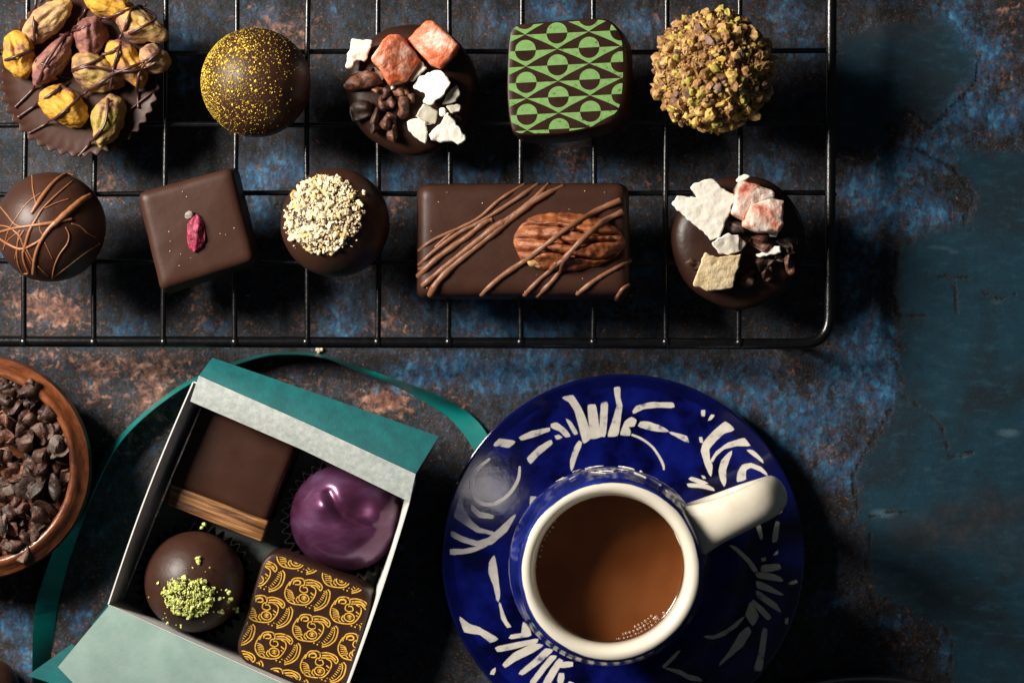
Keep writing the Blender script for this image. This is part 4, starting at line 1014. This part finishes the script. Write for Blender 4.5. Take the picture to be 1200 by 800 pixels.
mb = MB(); mb.add([q for q in fl] + [q - Vector((0, 0, 2.5)) for q in fl], [(0, 1, 2, 3), (7, 6, 5, 4), (0, 4, 5, 1), (1, 5, 6, 2), (2, 6, 7, 3), (3, 7, 4, 0)]); mb.build('floor', M_floor, box, smooth=False)
mb = MB(); sheet(mb, [P(233, 440, 106), P(360, 496, 107), P(487, 555, 106)], [P(223, 470, 99), P(355, 527, 97), P(480, 588, 99)], th=1.4, wav=1.0, seed=2, bow=1.5)
tag(mb.build('inner_flap', M_cardband, box, sharp=40), 'speckled white band folded over one end')
mb = MB(); sheet(mb, [P(249, 419, 91), P(380, 464, 93), P(514, 511, 91)], [P(233.3, 439.6, 105.5), P(360.3, 495.6, 106.5), P(487.3, 554.6, 105.5)], th=1.4, wav=.8, seed=4, bow=2.0)
tag(mb.build('outer_flap', M_teal, box, sharp=40), 'teal panel of the opened lid')
mb = MB(); sheet(mb, [P(128, 709, BZ + 2), P(397, 830, BZ + 2)], [P(68, 781, 52), P(92, 806, 49), P(345, 938, 46)], th=1.4, nu=40, nv=20, mats=(0, 1), wav=2.0, seed=6, bow=5)
tag(mb.build('lid_flap', [M_cardpale, M_teal], box, sharp=40), 'pale green inside of the lower lid flap')
mb = MB(); sheet(mb, [P(84, 754, 42), P(130, 790, 40), P(150, 820, 38)], [P(32, 791, 37), P(60, 800, 37), P(110, 845, 37)], th=1.4, nu=20, nv=8, wav=2.0, seed=8)
mb.build('side_tab', M_teal, box, sharp=40)
mb = MB(); sheet(mb, [P(126, 708, BZ - 2), P(150, 722, BZ - 4)], [P(107, 731, 70), P(140, 750, 70)], th=1.2, nu=8, nv=6, wav=.6, seed=9)
mb.build('side_tab', M_teal, box, sharp=40)

# ---------------------------------------------------------------- chocolates in the box
GB = 'chocolates in the teal gift box'
FZ = 4.0
def paper_cup(px, py, r, h, label):
    c_ = P(px, py, FZ + h * .5); nf = 36
    def fl_(th, rr, z, i):
        k = z / h
        return (rr + (1.0 + 3.2 * k) * math.cos(nf * th) * (1 if i not in (0, 1) else 0), z + (1.2 * math.cos(nf * th) if z > h * .8 else 0))
    mb = MB(); lathe(mb, [(1, .6), (r * .78, .6), (r * .84, 2), (r * .92, h * .5), (r, h), (r - 1.2, h), (r * .92 - 1.4, h * .5), (r * .83 - 1, 2.6), (r * .76, 1.6), (1, 1.6)], (c_.x, c_.y, FZ), 288, fn=fl_)
    o = mb.build('paper_cup', M_paperblk, None, (c_.x, c_.y, FZ)); tag(o, label, 'paper cup', 'fluted paper cups in the gift box')
paper_cup(404, 609, 69, 34, 'black fluted paper cup under the purple bonbon')
paper_cup(230, 680, 65, 34, 'black fluted paper cup under the round truffle with green crumbs')

# purple bonbon
c_ = P(405, 606, FZ + 30); r = 67
t = thing('purple_bonbon', (c_.x, c_.y, FZ + 2), 'glossy pearly purple domed bonbon in the gift box', 'chocolate', GB)
crease = [Vector(xy(P(x, y, 60))) for x, y in [(386, 577), (394, 592), (403, 604), (418, 613), (436, 618), (450, 620)]]
def dome(x, y):
    d = math.hypot(x, y * 1.04) / r; d = min(d, 1)
    z = 62 * (1 - d ** 2.9) ** 0.5
    q = Vector((c_.x + x, c_.y + y)); m_ = 1e9
    for a, b in zip(crease, crease[1:]):
        e = b - a; tt = max(0, min(1, (q - a).dot(e) / e.dot(e))); m_ = min(m_, (q - a - e * tt).length)
    f = (1 - d ** 4)
    z -= 6.0 * math.exp(-(m_ / 6.5) ** 2) * f
    for bx, by, rx, amp in ((380, 590, 13, 6.0), (402, 622, 15, 1.0), (447, 602, 18, 4.5), (424, 594, 17, -6.0), (412, 640, 16, 2.0)):
        w_ = Vector(xy(P(bx, by, 60))); z += amp * math.exp(-((q - w_).length / rx) ** 2) * f
    return z + 0.8 * nz((x, y, 0), 30, 5) * f
mb = MB(); V = []; F = []; nr, na = 60, 128
for i in range(nr + 1):
    u = math.sin(i / nr * math.pi / 2)
    for j in range(na):
        a_ = 2 * math.pi * j / na; x, y = u * r * math.cos(a_), u * r * math.sin(a_)
        V.append((c_.x + x, c_.y + y, FZ + 10 + dome(x, y)))
for i in range(nr):
    for j in range(na): F.append((i * na + j, i * na + (j + 1) % na, (i + 1) * na + (j + 1) % na, (i + 1) * na + j))
n = len(V)
for j in range(na): a_ = 2 * math.pi * j / na; V.append((c_.x + (r - 6) * math.cos(a_), c_.y + (r - 6) * math.sin(a_), FZ + 3))
for j in range(na): F.append((nr * na + j, nr * na + (j + 1) % na, n + (j + 1) % na, n + j))
mb.add(V, F); mb.build('shell', M_purple, t)

t, c, r = ball('green_crumb_truffle', 228, 681, 58, 'round dark truffle topped with lime green crumbs in the gift box', M_choc, base=FZ + 3, group=GB)
mb = MB(); axg = Vector((-0.07, -0.16, .98)).normalized()
def gcap(v):
    q = Vector((v.x + 0.02, v.y + 0.22)); e = abs(math.atan2(q.y, q.x))
    lim = 0.43 + .15 * nz(v, .22, 5); d = math.hypot(q.x * .95, q.y * 1.1)
    return v.z > 0 and (d < lim or (d < .75 and random.random() < .012))
crumbs(mb, c, r, .94, gcap, 260, 1.2, 3.4, [0], sub=2, rough=1.0); crumbs(mb, c, r + 2.5, .94, gcap, 420, 0.6, 1.7, [0], sub=1, rough=.8)
for x, y in ((236, 652), (238, 655), (270, 690), (272, 700), (262, 712), (278, 712)):
    q = P(x, y, c.z); v = Vector(((q.x - c.x) / r, (q.y - c.y) / r)); d = min(v.length, .95); zz = math.sqrt(1 - d * d)
    for _ in range(3): blob(mb, c + Vector((v.x * r, v.y * r, zz * r * .94 + 1)) + Vector((random.uniform(-3, 3), random.uniform(-3, 3), 0)), (2.6, 2.2, 2), rnd_rot(), 2, .5, 3, x)
mb.build('green_crumbs', M_crlime, t, smooth=False)['kind'] = 'stuff'

# gold printed square
zt = FZ + 60
cs = [(314, 643), (437, 692), (402, 818), (275, 770)]
pxo = rounded_poly(cs, 24, 9, 12)
o = [Vector(xy(P(q.x, q.y, zt))) for q in pxo]; cen2 = sum(o, Vector((0, 0))) / len(o)
t = thing('gold_printed_square_chocolate', (cen2.x, cen2.y, FZ), 'square chocolate printed with rows of golden swirling faces in the gift box', 'chocolate', GB)
mb = MB(); slab(mb, o, [(-2, FZ), (3, FZ + 4), (4.5, FZ + 20), (3, zt - 8), (2, zt - 3), (.8, zt - .8), (-1.4, zt)], rings=(.9, .6, .3), disp=lambda p: Vector((nz(p, 20, 1), nz(p, 20, 2), 0)) * .6 + Vector((4, 1, 0)) * (zt - p.z) / 60); mb.build('body', M_choc2, t)
# one motif in its own frame (zoomed units / 5), origin at the face centre, traced upright then placed
G = []
def gl(pts, w_=6): G.extend(stroke_quads([Vector(p) for p in pts], [q * .85 for q in w_] if hasattr(w_, '__len__') else w_ * .85, 5))
def circ(cx, cy, rx, ry, a0=0, a1=360, rot=0): return [(cx + rx * math.cos(R(a)) * math.cos(R(rot)) - ry * math.sin(R(a)) * math.sin(R(rot)), cy + rx * math.cos(R(a)) * math.sin(R(rot)) + ry * math.sin(R(a)) * math.cos(R(rot))) for a in np.linspace(a0, a1, 14)]
gl([(350, 205), (325, 245), (320, 285), (345, 325), (400, 340), (450, 338), (485, 305), (500, 270), (495, 245), (470, 230)], 8)
gl([(345, 230), (365, 192), (395, 184), (425, 190), (435, 215), (425, 232)], 8)
gl([(370, 222), (372, 205), (395, 198), (410, 208), (405, 222), (380, 222)], [7, 12, 12, 10, 9, 7])
gl([(425, 200), (470, 195), (520, 212), (538, 238), (528, 258), (515, 245), (495, 228), (440, 225)], 8)
gl([(445, 212), (490, 212), (515, 228), (525, 240)], 10)
gl([(425, 240), (445, 240), (452, 262), (430, 270), (408, 258), (410, 235), (425, 225)], 7)
gl(circ(430, 303, 30, 24, rot=15), 8); gl(circ(432, 302, 12, 9, rot=15), 9); gl([(420, 300), (445, 305)], 14)
gl([(395, 292), (385, 312), (400, 330)], 7); gl([(375, 295), (365, 312), (378, 330)], 7)
for k in range(6): gl([(330 + k * 1.5, 250 + k * 13), (352 + k * 3, 258 + k * 10), (366 + k * 2, 272 + k * 6)], 5.5)
gl([(470, 270), (488, 285)], 8); gl([(470, 292), (480, 300)], 6)
for cx, cy in ((443, 352), (464, 360), (475, 345)): gl([(cx - 4, cy), (cx + 4, cy)], 9 if cx != 475 else 5)
gl([(570, 250), (584, 275), (570, 330), (535, 362), (490, 375)], 9); gl([(560, 255), (566, 280), (553, 325), (525, 352), (490, 365)], 6)
for k in range(9):
    tt = k / 8; bx, by = 562 - 62 * tt ** 1.5, 268 + 92 * tt; gl([(bx, by), (bx - 16 + 4 * tt, by - 6 - 6 * tt)], 5.5)
va, vb = Vector((53.2, 22.2)), Vector((9.2, 42.6)); quads = []
for i in range(-3, 4):
    for j in range(-4, 5):
        off = va * i + vb * j
        for q in G:
            qq = [Vector((270 + p.x / 5 + off.x, 640 + p.y / 5 + off.y)) for p in q]
            if 255 < qq[0].x < 460 and 620 < qq[0].y < 840: quads.append(qq)
mb = MB(); printed_top(mb, quads, offset(ccw(o), -2.0), zt + .35); mb.build('golden_print', M_goldp, t, smooth=False)

# plain brown square with a striped wafer
t, o, zt = enrobed('wafer_edged_chocolate', [(238, 476), (350, 520), (314, 611), (200, 567)], 50, 8, 'plain square dark chocolate with striped caramel brown wafer edge in the gift box', M_chocplain, base=FZ, group=GB, soft=7)
mb = MB(); zs = FZ + 50
o = [Vector(xy(P(q.x, q.y, zs))) for q in rounded_poly([(200, 567), (315, 610), (306, 635), (196, 591)], 3, 4, 20)]
slab(mb, o, [(0, FZ + 6), (0, zs - 2), (-.8, zs - .6), (-2, zs)], rings=(.7, .3), disp=lambda p: Vector((nz(p, 20, 1), nz(p, 20, 2), nz(p, 12, 3))) * .6)
wf = mb.build('wafer_strip', M_wafer, t, sharp=40)
# grain lines run along the strip: rotate the texture frame with the strip
nt = M_wafer.node_tree
for n_ in nt.nodes:
    if n_.type == 'MAPPING':
        n_.vector_type = 'TEXTURE' ; n_.inputs['Rotation'].default_value = (0, 0, R(-20.5)); n_.inputs['Scale'].default_value = (U * 10 * 9, U * 10 * .36, U * 10)
def crumb(px, py, z, s, m, label, cat='crumb', name='nut_crumb', n=4):
    c0 = P(px, py, z); mb = MB()
    for k in range(n): blob(mb, c0 + Vector((random.uniform(-s, s) * .7, random.uniform(-s, s) * .7, s * .6)), (s * .8, s * .65, s * .6), rnd_rot(), 2, .5, s, px + k)
    tag(mb.build(name, m, None, (c0.x, c0.y, z), smooth=False), label, cat)
crumb(238, 616, zs, 3.4, M_crlime, 'lime green crumb dropped at edge of the striped wafer')
crumb(375, 410, 0, 4.0, M_crcream, 'cream nut crumb on the board under the rack frame')

# ---------------------------------------------------------------- ribbon
def ribbon():
    outer = [(40, 900), (38, 840), (37.5, 796), (40, 720), (52, 674), (66, 638), (99, 577), (130, 523), (165, 486), (210, 452), (245, 434), (280, 422), (323, 412.5), (373, 414), (413, 427), (467, 445), (513, 463), (547, 483), (570, 508), (584, 545)]
    inner = [(64, 900), (60, 840), (57, 796), (66, 716), (74, 680), (86, 640), (109, 578), (135, 526), (168, 489.5), (212, 456), (247, 438), (281, 425.5), (323, 416), (373, 418), (412, 431.5), (465, 453), (499, 472), (528, 491), (553, 523), (566, 556)]
    Wd = 32.0; A = []; B = []
    for a, b in zip(outer, inner):
        s = math.hypot(a[0] - b[0], a[1] - b[1]); zt_ = 3 + math.sqrt(max(Wd * Wd - s * s, 16))
        i_ = len(A)
        if 6 <= i_ <= 14: A.append(P(*a, 2.0)); B.append(P(*b, min(zt_, 33)))
        else: A.append(P(*a, min(zt_, 33))); B.append(P(*b, 2.0))
    for k in (-1, -2, -3): A[k].z = 9; B[k].z = 3
    A = catmull(A, 6); B = catmull(B, 6)
    V = []; F = []; nv = 6
    for a, b in zip(A, B):
        for j in range(nv + 1): V.append(a.lerp(b, j / nv))
    off = len(V); W_ = nv + 1
    V2 = [v + Vector((.5, -.5, -.5)) for v in V]
    for i in range(len(A) - 1):
        for j in range(nv):
            q = (i * W_ + j, i * W_ + j + 1, (i + 1) * W_ + j + 1, (i + 1) * W_ + j); F.append(q); F.append(tuple(off + k for k in q[::-1]))
        for j in (0, nv): F.append((i * W_ + j, (i + 1) * W_ + j, off + (i + 1) * W_ + j, off + i * W_ + j))
    mb = MB(); mb.add(V + V2, F); o = mb.build('ribbon', M_ribbon, None, P(130, 523, 0), sharp=60)
    tag(o, 'long teal satin ribbon looped on edge behind the gift box', 'ribbon')
ribbon()

# ---------------------------------------------------------------- saucer
SC = P(730, 651, 32); SR = 213 * (H - 32) / H
kn = [(0, 9), (70, 9), (100, 9.5), (116, 12), (140, 17.5), (165, 24), (188, 31), (203, 36), (SR - 4, 38), (SR, 37)]
def sz(r):
    for (a, za), (b, zb) in zip(kn, kn[1:]):
        if r <= b:
            return za + (zb - za) * (r - a) / (b - a)
    return kn[-1][1]
xs_ = [k for k in range(0, 211, 3)]
def szs(r): return (sz(max(r - 8, 0)) + 2 * sz(max(r - 3, 0)) + 2 * sz(min(r + 3, SR - 4)) + sz(min(r + 8, SR - 4)) + 2 * sz(r)) / 8
def on_saucer(px, py, lift=0.5):
    z = 25
    for _ in range(5):
        p = P(px, py, z); z = szs(math.hypot(p.x - SC.x, p.y - SC.y)) + lift
    return P(px, py, z)
saucer = thing('saucer', (SC.x, SC.y, 0), 'cobalt blue glazed saucer with cream brush strokes under the coffee cup', 'saucer')
mb = MB()
prof = [(max(k, 1), szs(k)) for k in range(0, 204, 4)] + [(207, szs(206) + .6), (210, 38.6), (SR - .6, 37.4), (SR, 35), (SR - 1.5, 33), (SR - 8, 30), (180, 22), (130, 8), (112, 4), (108, 0), (98, 0), (96, 4), (1, 5)]
mt = [0 if prof[i][0] < 196 and i < 52 else 1 for i in range(len(prof) - 1)]
lathe(mb, prof, (SC.x, SC.y, 0), 160, mt); 
mb.build('dish', [M_blue, M_blued], saucer)
ZA = lambda l: [(510 + x / 5.332, 430 + y / 5.332) for x, y in l]
ZB = lambda l: [(710 + x / 5, 430 + y / 5) for x, y in l]
ZC = lambda l: [(510 + x / 3.478, 570 + y / 3.478) for x, y in l]
ZD = lambda l: [(760 + x / 3.636, 580 + y / 3.636) for x, y in l]
polys = [ZA(l) for l in [
 [(795, 190), (860, 178), (905, 250), (940, 330), (975, 440), (930, 475), (905, 380), (875, 270), (840, 215)], [(955, 240), (1000, 235), (1030, 435), (975, 445)], [(1040, 225), (1075, 218), (1070, 330), (1060, 432), (1030, 430)],
 [(1120, 130), (1153, 125), (1150, 190), (1165, 240), (1140, 425), (1080, 432), (1110, 340), (1140, 240), (1128, 180)], [(365, 490), (400, 450), (500, 465), (460, 500), (400, 487)], [(525, 440), (600, 405), (715, 380), (715, 395), (620, 430), (535, 455)],
 [(575, 570), (650, 500), (725, 455), (730, 475), (640, 550), (595, 602)], [(725, 355), (760, 350), (800, 380), (845, 430), (815, 435), (780, 395), (725, 375)], [(815, 320), (850, 350), (890, 415), (870, 420), (840, 360)], [(745, 430), (770, 425), (795, 440), (760, 450)], [(900, 460), (915, 470), (880, 560), (850, 650), (848, 580), (875, 500)]]]
polys += [ZB(l) for l in [
 [(160, 260), (180, 230), (260, 210), (395, 212), (400, 235), (300, 232), (220, 240), (160, 270)], [(85, 395), (115, 320), (150, 295), (178, 310), (165, 345), (125, 345), (140, 375), (140, 400)], [(205, 320), (250, 325), (310, 345), (370, 375), (300, 372), (235, 358), (190, 345)], [(370, 380), (430, 395), (470, 405), (485, 440), (440, 418)],
 [(560, 255), (580, 250), (575, 290), (565, 285)], [(600, 315), (620, 280), (635, 280), (615, 305)], [(560, 490), (575, 440), (640, 370), (700, 320), (752, 365), (690, 385), (640, 430), (600, 480), (605, 540), (620, 575), (615, 640), (585, 570)], [(550, 410), (560, 410), (565, 445), (555, 440)],
 [(615, 550), (650, 495), (720, 445), (810, 418), (845, 460), (770, 455), (690, 475), (640, 520), (622, 555)], [(825, 485), (860, 490), (895, 520), (925, 560), (880, 525)], [(665, 610), (680, 550), (720, 505), (740, 490), (720, 540), (700, 600), (700, 660), (695, 700), (675, 660)],
 [(770, 670), (775, 620), (800, 575), (850, 565), (910, 590), (950, 635), (905, 605), (850, 582), (815, 600), (815, 640), (820, 655)], [(485, 655), (500, 645), (560, 665), (600, 682), (560, 680)], [(475, 685), (540, 685), (600, 695), (640, 722), (600, 712), (540, 700), (485, 698)], [(560, 630), (575, 640), (585, 655), (572, 650)], [(1030, 760), (1045, 755), (1050, 790), (1020, 830), (1025, 790)]]]
polys += [ZC(l) for l in [
 [(105, 40), (115, 95), (145, 140), (180, 170), (240, 188), (240, 195), (170, 182), (120, 150), (78, 122)], [(145, 70), (180, 105), (240, 118), (235, 128), (180, 122), (150, 95)], [(65, 180), (110, 205), (170, 225), (220, 210), (270, 165), (328, 112), (290, 180), (230, 232), (170, 240), (110, 222), (65, 200)], [(60, 255), (110, 258), (180, 245), (215, 238), (150, 265), (100, 272), (62, 275)],
 [(240, 280), (250, 340), (262, 440), (255, 470), (240, 400), (220, 350), (222, 310)], [(262, 470), (275, 510), (290, 550), (310, 570), (295, 572), (272, 535)], [(100, 530), (135, 560), (180, 575), (255, 620), (225, 632), (185, 600), (120, 590)], [(245, 655), (340, 635), (420, 620), (415, 632), (330, 655), (255, 670)], [(275, 725), (320, 680), (400, 640), (440, 645), (400, 670), (320, 710), (285, 735)],
 [(340, 760), (400, 710), (450, 660), (480, 665), (430, 710), (355, 765)], [(385, 800), (430, 740), (470, 690), (495, 690), (450, 740), (405, 800)], [(440, 800), (470, 750), (505, 700), (520, 708), (490, 760), (460, 810)], [(500, 800), (505, 760), (525, 760), (520, 800)], [(360, 550), (385, 585), (390, 605), (300, 618), (310, 605), (355, 600)], [(390, 40), (420, 45), (410, 85), (388, 95)], [(222, 762), (245, 735), (240, 765)], [(520, 715), (560, 715), (560, 730), (510, 735)]]]
polys += [ZD(l) for l in [
 [(345, 210), (375, 225), (420, 265), (445, 295), (465, 325), (450, 325), (425, 285), (385, 245)], [(480, 325), (485, 300), (555, 295), (565, 312), (530, 320)], [(455, 330), (520, 335), (560, 350), (575, 365), (520, 358), (465, 348)], [(460, 365), (510, 385), (540, 405), (575, 425), (520, 410), (465, 392)], [(460, 405), (510, 440), (545, 465), (565, 498), (520, 470), (465, 430)], [(445, 445), (490, 485), (522, 520), (510, 530), (480, 500), (440, 455)],
 [(435, 455), (468, 515), (445, 555), (415, 510)], [(235, 600), (280, 600), (340, 570), (410, 515), (370, 560), (320, 595), (270, 610)], [(425, 560), (435, 580), (400, 640), (340, 690), (300, 725), (350, 660), (390, 590)], [(490, 565), (505, 570), (490, 680), (480, 745), (450, 745), (470, 680)], [(460, 130), (475, 125), (485, 180), (480, 190)], [(545, 110), (557, 115), (545, 195), (528, 200), (535, 150)], [(480, 270), (500, 265), (500, 275), (482, 280)], [(530, 255), (555, 235), (550, 248)], [(595, 375), (630, 362), (635, 368), (610, 378)], [(585, 525), (595, 520), (590, 550), (583, 545)], [(550, 70), (575, 10), (580, 30), (565, 70), (552, 80)],
 [(60, 730), (100, 690), (135, 658), (110, 690), (65, 735)], [(70, 735), (130, 745), (165, 765), (210, 775), (230, 790), (180, 785), (130, 758)]]]
# the part of the rim beyond the frame carries the same kind of strokes
for k in range(7):
    a0 = R(248 + k * 7); polys.append([(730 + rr * math.cos(a0 + da), 651 - rr * math.sin(a0 + da)) for rr, da in ((160, -.02), (198, -.035), (198, .03), (160, .015))])
strokes = [([(x, y) for x, y in ZB([(150, 395), (210, 420), (270, 465), (310, 520), (335, 570), (340, 602)])], [2.4, 2.6, 2.6, 2.8, 3, 1.6]),
           ([(574, 537), (558, 551), (552.5, 566), (556, 582), (566, 590), (580, 589.5), (596, 579), (607, 562), (609, 546)], [3, 4.4, 4.8, 4.6, 4.6, 4.4, 4.2, 4, 2.5])]
mb = MB()
def tri_add(a, b, c_, depth=0):
    L_ = max((a - b).length, (b - c_).length, (c_ - a).length)
    if L_ > 9 and depth < 7:
        ab, bc_, ca = (a + b) / 2, (b + c_) / 2, (c_ + a) / 2
        if (a - b).length == L_: tri_add(a, ab, c_, depth + 1); tri_add(ab, b, c_, depth + 1)
        elif (b - c_).length == L_: tri_add(a, b, bc_, depth + 1); tri_add(a, bc_, c_, depth + 1)
        else: tri_add(a, b, ca, depth + 1); tri_add(ca, b, c_, depth + 1)
    else: mb.add([on_saucer(q.x, q.y) for q in (a, b, c_)], [(0, 1, 2)])
for pl in polys:
    ow = ccw([Vector((q[0], -q[1])) for q in pl])
    fine = []
    for i in range(len(ow)):
        a_, b_ = ow[i], ow[(i + 1) % len(ow)]; m_ = max(1, int((b_ - a_).length / 3.0))
        fine += [a_.lerp(b_, k / m_) for k in range(m_)]
    fine = [(fine[i - 1] + fine[i] * 7 + fine[(i + 1) % len(fine)]) / 9 for i in range(len(fine))]
    sm = [Vector((q.x, -q.y)) for q in offset(fine, 1.05)]
    v3 = [Vector((q[0] + .35 * nz((q[0], q[1], 0), 5, 1), q[1] + .35 * nz((q[0], q[1], 0), 5, 2), 0)) for q in sm]
    for a, b, c_ in tessellate_polygon([v3]): tri_add(*[Vector((v3[k].x, v3[k].y)) for k in (a, b, c_)])
for pts, ws in strokes:
    for q in stroke_quads([Vector(p) for p in pts], ws, 5): tri_add(q[0], q[1], q[2]); tri_add(q[0], q[2], q[3])
mb.build('brush_strokes', M_creamst, saucer)

# ---------------------------------------------------------------- cup and coffee
CZ = 216.0
CC = P(715.5, 669, CZ); k0 = (H - CZ) / H
Ro, Ri = 110 * k0, 88 * k0
cup = thing('coffee_cup', (CC.x, CC.y, 11), 'small cream and cobalt blue glazed coffee cup on the saucer', 'cup')
mb = MB()
prof = [(1, 14), (58, 14), (60, 11), (70, 11), (76, 16), (89, 40), (103, 80), (110, 115), (111.5, 140), (109.5, 168), (105, 187), (102.6, 199), (101.3, 207), (99.8, 212), (97.2, 215.4), (92.5, 216.8), (88, 215.8), (84.2, 211), (82.2, 204), (81.6, 195), (83, 170), (88, 140), (80, 90), (60, 50), (1, 36)]
def wob(th, r_, z, i): return (r_ * (1 + .006 * math.sin(2 * th + .5)) , z + (.8 * math.sin(2 * th + 1) if z > 190 else 0))
lathe(mb, prof, (CC.x, CC.y, 0), 160, fn=wob)
body = mb.build('body', M_cup, cup)
at = body.data.attributes.new('blue_paint', 'FLOAT', 'POINT')
vals = []
for i, (r_, z) in enumerate(prof):
    b_ = 1.0 if i <= 13 else {14: .6}.get(i, 0.0)
    vals += [b_] * 160
vals += [0.5] * (len(body.data.vertices) - len(vals))
at.data.foreach_set('value', vals)
# handle: a flat loop in the plane of its own direction
hp = P(914, 577, 178); hd = (Vector((hp.x, hp.y, 0)) - Vector((CC.x, CC.y, 0)))
reach = hd.length; hd.normalize(); hs = Vector((-hd.y, hd.x, 0))
path = [(88, 172, 32), (104, 179, 29), (126, 184, 25), (155, 188, 23), (180, 185, 22.5), (reach - 14, 174, 22), (reach - 6, 154, 21), (reach - 8, 132, 19.5), (reach - 20, 106, 19), (172, 84, 19), (140, 70, 20), (112, 64, 22), (92, 62, 24)]
path = catmull(path, 6); V = []; F = []; nn = 28
for i, p in enumerate(path):
    a, b = path[max(i - 1, 0)], path[min(i + 1, len(path) - 1)]
    tx, tz = b.x - a.x, b.y - a.y; l_ = math.hypot(tx, tz); tx, tz = tx / l_, tz / l_
    up = hd * (-tz) + Vector((0, 0, tx)); cpt = Vector((CC.x, CC.y, 0)) + hd * p.x + Vector((0, 0, p.y))
    for k in range(nn):
        an = 2 * math.pi * k / nn; ca, sa = math.cos(an), math.sin(an)
        ca = math.copysign(abs(ca) ** .92, ca)
        V.append(cpt + hs * (ca * p.z) + up * (sa * 15))
for i in range(len(path) - 1):
    for k in range(nn): F.append((i * nn + k, i * nn + (k + 1) % nn, (i + 1) * nn + (k + 1) % nn, (i + 1) * nn + k))
mb = MB(); mb.add(V, F); mb.build('handle', M_cream, cup)
# thin cream marks on the cup's blue shoulder
mb = MB(); rs = random.Random(5)
def shoulder(th, z):
    for (r0, z0), (r1, z1) in zip(prof[5:12], prof[6:13]):
        if z0 <= z <= z1: r_ = r0 + (r1 - r0) * (z - z0) / (z1 - z0); return Vector((CC.x + (r_ + .5) * math.cos(th), CC.y + (r_ + .5) * math.sin(th), z))
for k in range(30):
    th0 = rs.uniform(0.45, 2.1); z0 = rs.uniform(125, 182); dth = rs.uniform(-.16, .16); dz = rs.uniform(-16, 16)
    pts = [shoulder(th0 + dth * s / 6 + .02 * math.sin(s), min(max(z0 + dz * s / 6, 100), 188)) for s in range(7)]
    tube(mb, pts, [.15 + .55 * math.sin(math.pi * (s + .3) / 6.6) for s in range(7)], 5, squash=.5)
mb.build('cream_marks', M_creamst, cup)

FZc = 153.0
coffee = thing('coffee', (CC.x, CC.y, FZc - 10), 'milky brown coffee with small bubbles filling the cup', 'drink')
rc = 84.0
mb = MB(); lathe(mb, [(1, 0), (30, 0), (70, 0), (rc - 4, .1), (rc - 1.5, .6), (rc - .3, 1.8)], (CC.x, CC.y, FZc), 128, [0, 0, 0, 0, 1]); mb.build('surface', [M_coffee, M_coffeed], coffee)
def bub(th, d, s):
    mb = MB(); q = Vector((CC.x + (rc - d) * math.cos(th), CC.y + (rc - d) * math.sin(th), FZc + .3)); blob(mb, q, (s, s, s * .8), sub=2); mb.build('bubble', M_bubble, coffee)
rb = random.Random(2)
for k in range(13): bub(R(-84 + k * 3.1 + rb.uniform(-.6, .6)), 2.4 + rb.uniform(0, .6), rb.uniform(1.2, 1.8))
for k in range(11): bub(R(-78 + k * 3.2 + rb.uniform(-.6, .6)), 6.4 + rb.uniform(0, .8), rb.uniform(1.2, 2.1))
for k in range(6): bub(R(-66 + k * 3.4), 10.2 + rb.uniform(0, 1), rb.uniform(1.3, 2.2))
bub(R(-47), 6, 3.0); bub(R(-40), 3.4, 2.2)
for k in range(13): bub(R(132 + k * 4 + rb.uniform(-1, 1)), 2.4 + rb.uniform(0, 1), rb.uniform(1.1, 1.8))
for k in range(8): bub(R(140 + k * 4.4 + rb.uniform(-1, 1)), 6 + rb.uniform(0, 1.4), rb.uniform(1.0, 1.9))

# ---------------------------------------------------------------- things cut by the frame
pc_ = P(1017, 1090, 30)
mb = MB(); PR = 300 * (H - 30) / H
lathe(mb, [(1, 6), (180, 6), (210, 10), (PR - 14, 28), (PR - 3, 32), (PR, 31), (PR + .5, 29), (PR - 3, 27), (PR - 20, 22), (200, 3), (180, 0), (1, 1)], (pc_.x, pc_.y, 0), 160)
tag(mb.build('plate', M_plate, None, (pc_.x, pc_.y, 0)), 'black plate with thin shiny rim at the lower edge', 'plate')
t, c, r = ball('dark_truffle', -12, 806, 34, 'small dark truffle on the board below the wooden bowl', M_choc2, base=0, group=None)

for o in bpy.data.objects:
    if '_base' in o: del o['_base']
